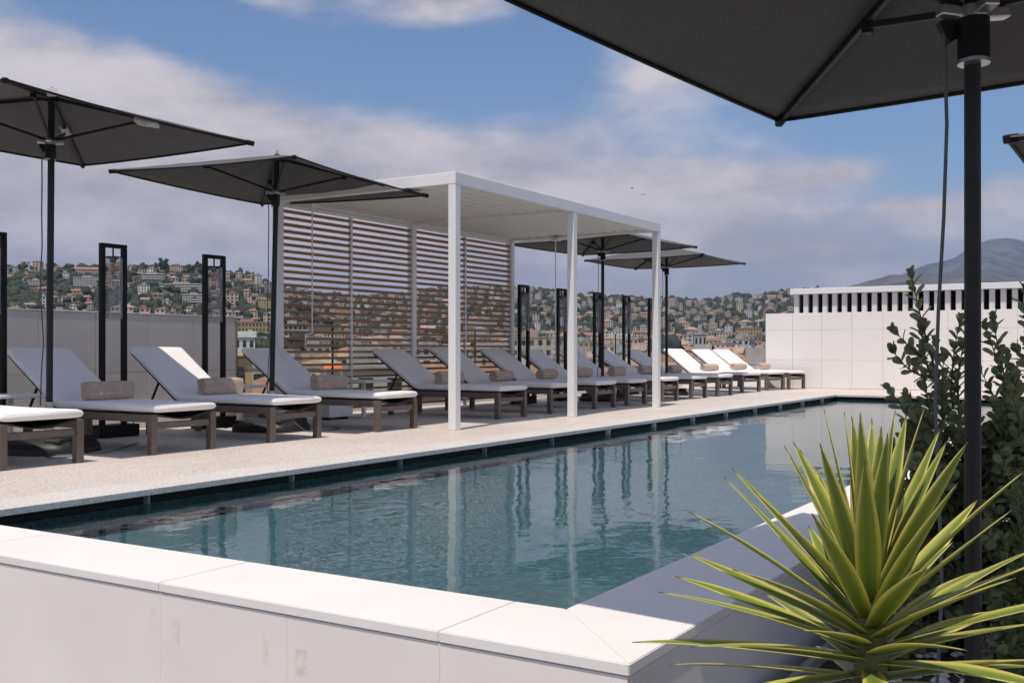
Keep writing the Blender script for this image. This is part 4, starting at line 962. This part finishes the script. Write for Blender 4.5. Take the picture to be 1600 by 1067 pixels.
def building(name, P, rz, w, dp, h, floors, bays, wi, ri, roof, cat, group, windows='stuff', balc=False, chim=True, sink=5.0):
    e = empty(name, P, rz, None, cat, group); wall, rf, wr, ws, fh = b_parts(w, dp, h, floors, bays, roof, sink, balc=balc)
    wl = wall.build('wall', MW[wi], e); ro = rf.build('roof', MR[ri], e)
    if windows == 'parts':
        for (x, z, ww, hh) in wr:
            o = obj('window', win_mesh(), e, M_WIN, (x, 0, z)); o.scale = (ww, 1, hh)
        for (y, z, ww, hh) in ws:
            for s in (-1, 1):
                o = obj('window', win_mesh(), e, M_WIN, (s*w/2, y, z), (0, 0, s*math.pi/2)); o.scale = (ww, 1, hh)
    elif windows == 'stuff':
        m = MB()
        for (x, z, ww, hh) in wr: m.box(x-ww/2, x+ww/2, -.06, .04, z, z+hh)
        for (y, z, ww, hh) in ws:
            for s in (-1, 1): m.box(s*w/2-.05, s*w/2+.05, y-ww/2, y+ww/2, z, z+hh)
        tag(m.build('windows', M_WIN, e), kind='stuff')
    if balc:
        for f in range(1, floors+1):
            MB().box(-w/2, w/2, -1.3, -.02, f*fh-.45 if f < floors else h-.2, f*fh+.35 if f < floors else h+.05).build('balcony', MW[0], e)
    if chim and roof != 'flat':
        MB().box(w*.18, w*.18+.8, dp*.5, dp*.5+.6, h, h+min(w, dp)*.22+.9).build('chimney', MW[wi], ro)
    return e
def hill_d(h, px, py):
    if 'D' not in h: h['D'] = np.linspace(h['d0'], h['d1'], 260)
    D = h['D']; y = YH-(hz_(px, D, h)-EYE)/D*FOC; i = int(np.argmax(y <= py)) if (y <= py).any() else len(D)-1
    return float(D[i])
taken = []   # photo rectangles already holding a building: px0, px1, py0, py1, depth
labels = {}
def put_label(o, text, px): labels.setdefault(text, []).append((px, o))
WN = [n for n, c in WALLS]; RN = [n for n, c in ROOFS]
# buildings on the left hill that stand out: px0, px1, top, foot, wall, roof, kind, floors, bays, balconies, label
BIG = [(116, 153, 433, 449, 5, 3, 'flat', 5, 8, True, 'pale apartment block with stacked balconies left of the second lantern frame'),
 (245, 316, 443, 458, 1, 3, 'flat', 4, 18, True, 'very long pale apartment slab with banded balconies left of the third lantern'),
 (286, 318, 460, 475, 1, 3, 'flat', 4, 8, True, 'cream balcony block lower down behind the third lantern frame'),
 (222, 256, 428, 439, 4, 3, 'flat', 3, 9, True, 'beige balcony block under the ridge between the second and third lanterns'),
 (120, 155, 419, 428, 6, 0, 'gable', 2, 9, False, 'salmon row with terracotta roof on the ridge left of the second lantern'),
 (94, 107, 426, 434, 0, 3, 'flat', 2, 3, False, 'small bright white flat-roofed villa beside the first parasol cord'),
 (216, 233, 445, 458, 0, 3, 'flat', 3, 4, False, 'white cubic villa among dark trees right of the second lantern'),
 (60, 71, 463, 479, 0, 3, 'flat', 3, 2, False, 'tall white villa low on the hill left of the first parasol pole'),
 (97, 118, 462, 473, 0, 2, 'flat', 2, 4, False, 'wide white villa low on the hill right of the first parasol cord'),
 (109, 124, 475, 485, 0, 2, 'hip', 2, 3, False, 'white villa half hidden by the grey wall near the first parasol'),
 (130, 145, 471, 486, 2, 0, 'hip', 3, 4, False, 'pink villa with terracotta roof just over the grey wall'),
 (132, 146, 450, 461, 0, 3, 'flat', 3, 3, False, 'white stepped villa below the balcony block left of the second lantern'),
 (43, 64, 438, 448, 5, 3, 'flat', 3, 5, True, 'grey flat-roofed block left of the first parasol pole'),
 (288, 303, 479, 489, 0, 1, 'hip', 2, 3, False, 'white house just above the grey wall left of the third lantern'),
 (263, 285, 415, 424, 4, 0, 'flat', 3, 7, False, 'long beige block on the skyline left of the third lantern'),
 (384, 412, 462, 475, 1, 2, 'flat', 4, 7, False, 'cream apartment block left of the second parasol pole'),
 (404, 424, 468, 484, 3, 2, 'flat', 4, 5, False, 'ochre apartment block beside the second parasol pole'),
 (378, 392, 452, 462, 1, 0, 'hip', 2, 3, False, 'round-fronted cream villa left of the second parasol pole'),
 (386, 402, 483, 495, 1, 0, 'hip', 3, 3, False, 'cream house with terracotta roof above the end of the grey wall')]
hA, hB = HILLS['A'], HILLS['B']
for (x0, x1, yt, yb, wi, ri, rk, fl, by, bal, lab) in BIG:
    pc = (x0+x1)/2; d = hill_d(hA, pc, yb); P = at(pc, d, z_at(yb, d)); w = (x1-x0)/FOC*d; h = (yb-yt)/FOC*d*(.8 if rk != 'flat' else .95)
    e = building('hillside_apartment_block' if fl > 3 else 'hillside_villa', P, facing(P, random.uniform(-.3, .1)), w*1.02, min(14, max(8, w*.6)), h, fl, by, wi, ri, rk, 'building', 'buildings on the left hill', 'parts', bal)
    e['label'] = lab; taken.append((x0, x1, yt, yb, d))
# ordinary houses: generate all, the largest ones become things, the rest one mass
cand = []
def free(x0, x1, y0, y1, m=1.5): return not any(x0 < b+m and x1 > a-m and y0 < q+m*.2 and y1 > p-m*.2 for (a, b, p, q, d) in taken)
def wood_zone(px, py):    # thickly wooded parts of the left hill
    return (px < 62 and 447 < py < 486) or (150 < px < 216 and 450 < py < 492) or (196 < px < 260 and 455 < py < 485 and random.random() < .6) or (70 < px < 112 and 440 < py < 462) or (-200 < px < 0 and py > 450 and random.random() < .7)
tries = 0; nA = 0
while nA < 420 and tries < 14000:
    tries += 1; px = random.uniform(-170, 452); ry = float(np.interp(px, *hA['t'])); py = ry+3+(505-ry)*random.random()
    if wood_zone(px, py): continue
    w_m = random.choice([7, 8, 9, 10, 11, 13, 16]); d = hill_d(hA, px, py); w = w_m/d*FOC; fl = random.choice([1, 2, 2, 2, 3, 3, 4]); hm = fl*2.9; hp = hm/d*FOC
    if not free(px-w/2, px+w/2, py-hp-1.5, py): continue
    taken.append((px-w/2, px+w/2, py-hp, py, d)); cand.append((w*hp, 'A', px, py, d, w_m, hm, fl)); nA += 1
tries = 0; nB = 0
while nB < 900 and tries < 22000:
    tries += 1; px = random.uniform(400, 1300); ry = float(np.interp(px, *hB['t'])); py = ry+3+(520-ry)*random.random()**.8
    if random.random() < .55*(math.sin(px*.021)*math.sin(py*.16+px*.011) > .12): continue
    w_m = random.choice([9, 10, 12, 14, 18, 24]); d = hill_d(hB, px, py); w = w_m/d*FOC; fl = random.choice([2, 2, 3, 3, 4, 5]); hm = fl*2.9; hp = hm/d*FOC
    if not free(px-w/2, px+w/2, py-hp-1, py, .8): continue
    taken.append((px-w/2, px+w/2, py-hp, py, d)); cand.append((w*hp, 'B', px, py, d, w_m, hm, fl)); nB += 1
cand.sort(key=lambda c: -c[0])
MARK = [(-400, 'at the left edge'), (5, 'left of the first parasol pole'), (74, 'right of the first parasol pole'), (155, 'behind the second lantern frame'), (200, 'between the second and third lanterns'), (316, 'behind the third lantern frame'), (355, 'left of the second parasol pole'),
        (425, 'behind the first slat bay'), (548, 'behind the second slat bay'), (644, 'behind the third slat bay'), (726, 'behind the fourth slat bay'), (798, 'right of the slat screen'), (889, 'right of the pergola middle post'), (947, 'right of the third parasol pole'), (1030, 'right of the pergola far post'), (1120, 'left of the white end wall'), (1230, 'behind the white end wall')]
def where(px): return [t for x, t in MARK if px >= x][-1]
def level(py, ry, lo): 
    q = (py-ry)/(lo-ry); return 'near the ridge' if q < .28 else ('mid-slope' if q < .62 else 'low down')
sv, sf, smi = [], [], []
def add_np(m, M, mi):
    base = len(sv)
    for p in m.v: sv.append(tuple(M @ Vector(p)))
    for f in m.f:
        if len(f) == 3: f = (f[0], f[1], f[2], f[2])
        sf.append((tuple(i+base for i in f), mi))
for k, (ar, hk, px, py, d, w, h, fl) in enumerate(cand):
    P = at(px, d, z_at(py, d)); rz = facing(P, random.uniform(-.6, .6)); wi = random.choices(range(7), [4, 4, 3, 1, 4, 1.5, 1.6])[0]
    rk = random.choices(['hip', 'gable', 'flat'], [5, 2.5, 2.5])[0]; ri = 3 if rk == 'flat' and random.random() < .6 else random.choice([0, 0, 1, 2, 2]); by = max(2, int(w/3.2)); dp = w*random.uniform(.6, .9)
    if k < 281:
        e = building('hillside_house', P, rz, w, dp, h, fl, by, wi, ri, rk, 'house', 'houses scattered over the hills')
        ry = float(np.interp(px, *(hA if hk == 'A' else hB)['t'])); rt = 'flat-roofed' if rk == 'flat' else RN[ri]+'-roofed' if ri != 2 else 'tile-roofed'
        put_label(e, f"{WN[wi]} {rt} house {level(py, ry, 500)} {where(px)}", px)
    else:
        wall, rf, wr, ws, fh = b_parts(w, dp, h, fl, by, rk, 4.0); M = place(P, rz); add_np(wall, M, wi); add_np(rf, M, 7+ri); m = MB()
        for (x, z, ww, hh) in wr: m.box(x-ww/2, x+ww/2, -.08, .04, z, z+hh)
        add_np(m, M, WI)
if sf:
    me = bpy.data.meshes.new('distant_houses'); me.from_pydata(sv, [], [tuple(dict.fromkeys(f)) for f, mi in sf]); me.polygons.foreach_set('material_index', [mi for f, mi in sf]); me.update()
    for m_ in ALLM: me.materials.append(m_)
    tag(obj('distant_houses', me), 'mass of tiny pale houses covering the far hillsides', 'houses', kind='stuff')
# the town between the terrace and the hills: rows of blocks at growing distance
ROWS = [(110, 583, 6, 9), (150, 571, 6, 9), (200, 562, 6, 10), (270, 554, 6, 11), (350, 547, 5, 12), (450, 541, 5, 12), (580, 535, 5, 13), (720, 529, 5, 14), (880, 523, 5, 15), (1060, 517, 5, 16)]
crowns_from_town = []
for ri_, (d, yt, jit, wm) in enumerate(ROWS):
    px = 352+random.uniform(-10, 10)
    while px < 1330:
        w = wm*random.uniform(.6, 1.5); wp = w/d*FOC; pc = px+wp/2; dd = d*random.uniform(.93, 1.07); top = yt+random.uniform(-jit, jit); zt = z_at(top, dd); P = at(pc, dd, -26.5)
        h = zt+26.5
        if h > 6:
            rk = random.choices(['hip', 'gable', 'flat'], [4, 2, 3.5])[0]; wi = random.choices(range(7), [2.4, 4, 3, 2.4, 5, 2, 2])[0]; ri = 3 if rk == 'flat' else random.choice([0, 0, 2, 2, 1])
            rise = 0 if rk == 'flat' else min(w, 13)*.21; h = max(6, h-rise)
            fl = max(2, int(h/3.1)); rz = facing(P, random.uniform(-.6, .6)) if d > 140 else facing(P, random.uniform(-.3, .1))
            e = building('town_house', P, rz, w, random.uniform(8, 13), h, fl, max(3, int(w/2.9)), wi, ri, rk, 'building', 'town buildings beyond the terrace', 'parts' if d < 150 else 'stuff', False, True, .8)
            rt = 'flat-roofed' if rk == 'flat' else (RN[ri]+'-roofed' if ri != 2 else 'tile-roofed')
            dist = ('nearest', 'quite near', 'near', 'less near', 'mid-distance', 'more distant', 'distant', 'far', 'very far', 'farthest')[ri_]
            put_label(e, f"{dist} {WN[wi]} {rt} town building {where(pc)}", pc)
        px += wp*random.uniform(1.0, 1.2)
ORD = ['first', 'second', 'third', 'fourth', 'fifth', 'sixth', 'seventh', 'eighth', 'ninth', 'tenth', 'eleventh', 'twelfth']
for t, L in labels.items():
    L.sort(key=lambda q: q[0])
    for i, (px, o) in enumerate(L): o['label'] = t if len(L) == 1 else f"{t}, {ORD[i] if i < 12 else str(i+1)+'th'} from left"
# particular town buildings in view through the slats and beside them
def town(px0, px1, yt, d, wi, ri, rk, lab, dp=12, off=0.0, bal=False, name='town_house', bays=None):
    pc = (px0+px1)/2; P = at(pc, d, -26.5); w = (px1-px0)/FOC*d; h = z_at(yt, d)+26.5; fl = max(2, int(h/3.1))
    e = building(name, P, facing(P, off), w, dp, h, fl, bays or max(3, int(w/2.4)), wi, ri, rk, 'building', 'town buildings beyond the terrace', 'parts' if d < 1100 else 'stuff', bal, True, .8); e['label'] = lab; return e
town(250, 392, 556, 70, 3, 2, 'hip', 'ochre house with tiled hip roof just past the end of the grey wall', 8)
town(366, 421, 504, 700, 3, 2, 'flat', 'long ochre classical block between the grey wall and the second parasol pole', 20, .25, bays=10)
town(366, 398, 527, 260, 0, 3, 'gable', 'white hall with grey roof seen just right of the grey wall', 8)
town(443, 480, 508, 560, 0, 3, 'flat', 'white apartment tower seen through the first slat bay', 14, .2, True, 'apartment_tower')
town(798, 864, 528, 330, 4, 2, 'flat', 'broad beige block with low tiled roof between first and second far lanterns', 14, .05)
town(1085, 1104, 523, 260, 5, 3, 'flat', 'small grey roof plant house on the town skyline beyond the sunlit loungers', 4, .05)
def awning():
    d = 84; P = at(520, d, z_at(570, d)); e = empty('awning', P, facing(P), 'orange awning on a roof terrace seen through the slats', 'awning'); m_ = mat('orange_awning', (.75, .16, .03), .8, .1, 2)
    m = MB(); m.add([(-.75, -.8, -.28), (.75, -.8, -.28), (.6, .7, .12), (-.6, .7, .12)], [(0, 1, 2, 3)]); o = m.build('cloth', m_, e); o.modifiers.new('thickness', 'SOLIDIFY').thickness = .03
    for s in (-1, 1): MB().tube([(s*.7, -.75, -2.2), (s*.7, -.75, -.3)], .03, 6).build('post', M_WHITE, e); MB().tube([(s*.55, .65, -2.2), (s*.55, .65, .08)], .03, 6).build('post', M_WHITE, e)
awning()

# ------------------------------------------------------------------ trees: the wooded hills as one mass, skyline trees singly
def ico(sub):
    bm = bmesh.new(); bmesh.ops.create_icosphere(bm, subdivisions=sub, radius=1); V = np.array([v.co[:] for v in bm.verts]); F = np.array([[v.index for v in f.verts] for f in bm.faces]); bm.free(); return V, F
IV, IF = ico(2)
M_TREES = [mat('tree_dark', (.017, .027, .015), .9, .4, .25), mat('tree_mid', (.026, .038, .019), .9, .4, .25), mat('tree_pale', (.045, .055, .03), .9, .35, .25)]
def clumps(C, Rr, hs, mi, name, label):
    n = len(C); J = 1+RNG.uniform(-.34, .30, (n, len(IV), 1)); V = IV[None]*J*np.stack([Rr, Rr, Rr*hs], -1)[:, None]+C[:, None]
    F = IF[None]+(np.arange(n)*len(IV))[:, None, None]
    o = obj(name, np_mesh(name, V.reshape(-1, 3), F.reshape(-1, 3), np.repeat(mi, len(IF))))
    for m_ in M_TREES: o.data.materials.append(m_)
    return tag(o, label, 'trees', kind='stuff')
tk = np.array(taken)
def wood(hk, x0, x1, lo, n, rmin, rmax, name, label, tall=1.0):
    h = HILLS[hk]; C = []; Rr = []; hs = []; mi = []
    while len(C) < n:
        px = random.uniform(x0, x1); ry = float(np.interp(px, *h['t'])); py = ry+1.0+(lo-ry)*random.random()
        d = hill_d(h, px, py); r = random.uniform(rmin, rmax); rp = r/d*FOC
        hit = (px+rp*.55 > tk[:, 0]) & (px-rp*.55 < tk[:, 1]) & (py-rp*.2 > tk[:, 2]) & (py-rp*1.7 < tk[:, 3]-.8) & (d <= tk[:, 4]+3)
        if hit.any() and random.random() < .94: continue
        q = random.random(); s = random.uniform(.8, 1.15)*tall
        if q < .07: s = random.uniform(1.7, 2.4); r *= .5
        C.append(at(px, d, z_at(py, d)+r*s*.6)[:]); Rr.append(r); hs.append(s); mi.append(random.choices((0, 1, 2), (4, 4, 2))[0])
    clumps(np.array(C), np.array(Rr), np.array(hs), np.array(mi), name, label)
wood('A', -400, 520, 505, 3400, 2.4, 5.2, 'hillside_trees', 'dark green trees covering the left hill between the houses')
wood('B', 380, 1400, 525, 5200, 3.5, 7.5, 'distant_woods', 'hazy green woods covering the middle hills')
def single_tree(px, py, d, r, tall, lab):
    P = at(px, d, z_at(py, d)); e = empty('tree', P, 0, lab, 'tree', 'trees standing out on the skyline'); n = 26
    C = RNG.normal(0, .42, (n, 3))*np.array([r, r, r*tall])+np.array([0, 0, r*(tall+.6)]); J = 1+RNG.uniform(-.35, .35, (n, len(IV), 1)); s = r*RNG.uniform(.3, .55, n)
    V = IV[None]*J*s[:, None, None]+C[:, None]; F = IF[None]+(np.arange(n)*len(IV))[:, None, None]
    obj('crown', np_mesh('crown', V.reshape(-1, 3), F.reshape(-1, 3)), e, M_TREES[random.randrange(2)]); MB().tube([(0, 0, -2), (0, 0, r*.8), (r*.1, 0, r*1.6)], [r*.12, r*.09, r*.04], 7).build('trunk', M_BARK, e, True)
for (px, py, r, tall, lab) in [(256, 424, 4.8, 1.35, 'tall rounded dark tree on the skyline between second and third lanterns'), (246, 421, 3.2, .9, 'smaller round tree left of the tall skyline tree'), (308, 423, 4.4, .9, 'round skyline tree just left of the third lantern frame'),
        (37, 422, 3.8, .9, 'round skyline tree left of the first parasol pole'), (30, 420, 2.4, 1.2, 'small flat-topped tree near the left edge of the skyline'), (110, 423, 4.0, .9, 'bushy skyline tree right of the first parasol cord'), (298, 424, 3.6, 1.0, 'dark tree beside the long skyline block near the third lantern')]:
    single_tree(px, py+2, hill_d(hA, px, py+4), r, tall, lab)
for k in range(26):    # street and garden trees among the nearer blocks
    px = random.choice([random.uniform(372, 440), random.uniform(440, 800), random.uniform(800, 1200)]); d = random.uniform(300, 900); r = random.uniform(3.5, 6); P = at(px, d, z_at(538-(d-300)*.024+random.uniform(-3, 3), d)-r)
    e = empty('town_tree', P, 0, None, 'tree', 'trees rising among the town roofs'); n = 20
    C = RNG.normal(0, .42, (n, 3))*np.array([r, r, r*.7])+np.array([0, 0, r*.6]); J = 1+RNG.uniform(-.35, .35, (n, len(IV), 1)); s = r*RNG.uniform(.35, .55, n)
    V = IV[None]*J*s[:, None, None]+C[:, None]; F = IF[None]+(np.arange(n)*len(IV))[:, None, None]
    obj('crown', np_mesh('crown', V.reshape(-1, 3), F.reshape(-1, 3)), e, M_TREES[random.randrange(3)]); MB().tube([(0, 0, -P.z-26.5), (0, 0, 0), (0, 0, r*.5)], [r*.1, r*.08, r*.04], 6).build('trunk', M_BARK, e, True)
    labels.setdefault('__tree '+where(px), []).append((px, e))
for t, L in labels.items():
    if t.startswith('__tree '):
        L.sort(key=lambda q: q[0])
        for i, (px, o) in enumerate(L): o['label'] = f"green tree among the town roofs {t[7:]}" if len(L) == 1 else f"{ORD[i]} green tree from the left among the town roofs {t[7:]}"

# ------------------------------------------------------------------ air
def haze():
    m = MB(); m.box(-15500, 15500, -15500, 15500, -29, 1150); mt = bpy.data.materials.new('haze'); mt.use_nodes = True; N = mt.node_tree.nodes; N.clear()
    o = N.new('ShaderNodeOutputMaterial'); v = N.new('ShaderNodeVolumePrincipled'); v.inputs['Color'].default_value = (.50, .66, 1.0, 1); v.inputs['Density'].default_value = HAZE; v.inputs['Anisotropy'].default_value = .2
    mt.node_tree.links.new(v.outputs[0], o.inputs['Volume']); tag(m.build('haze', mt), 'thin bluish haze in the air over town and hills', 'haze', kind='stuff')
HAZE = 7e-5
haze()
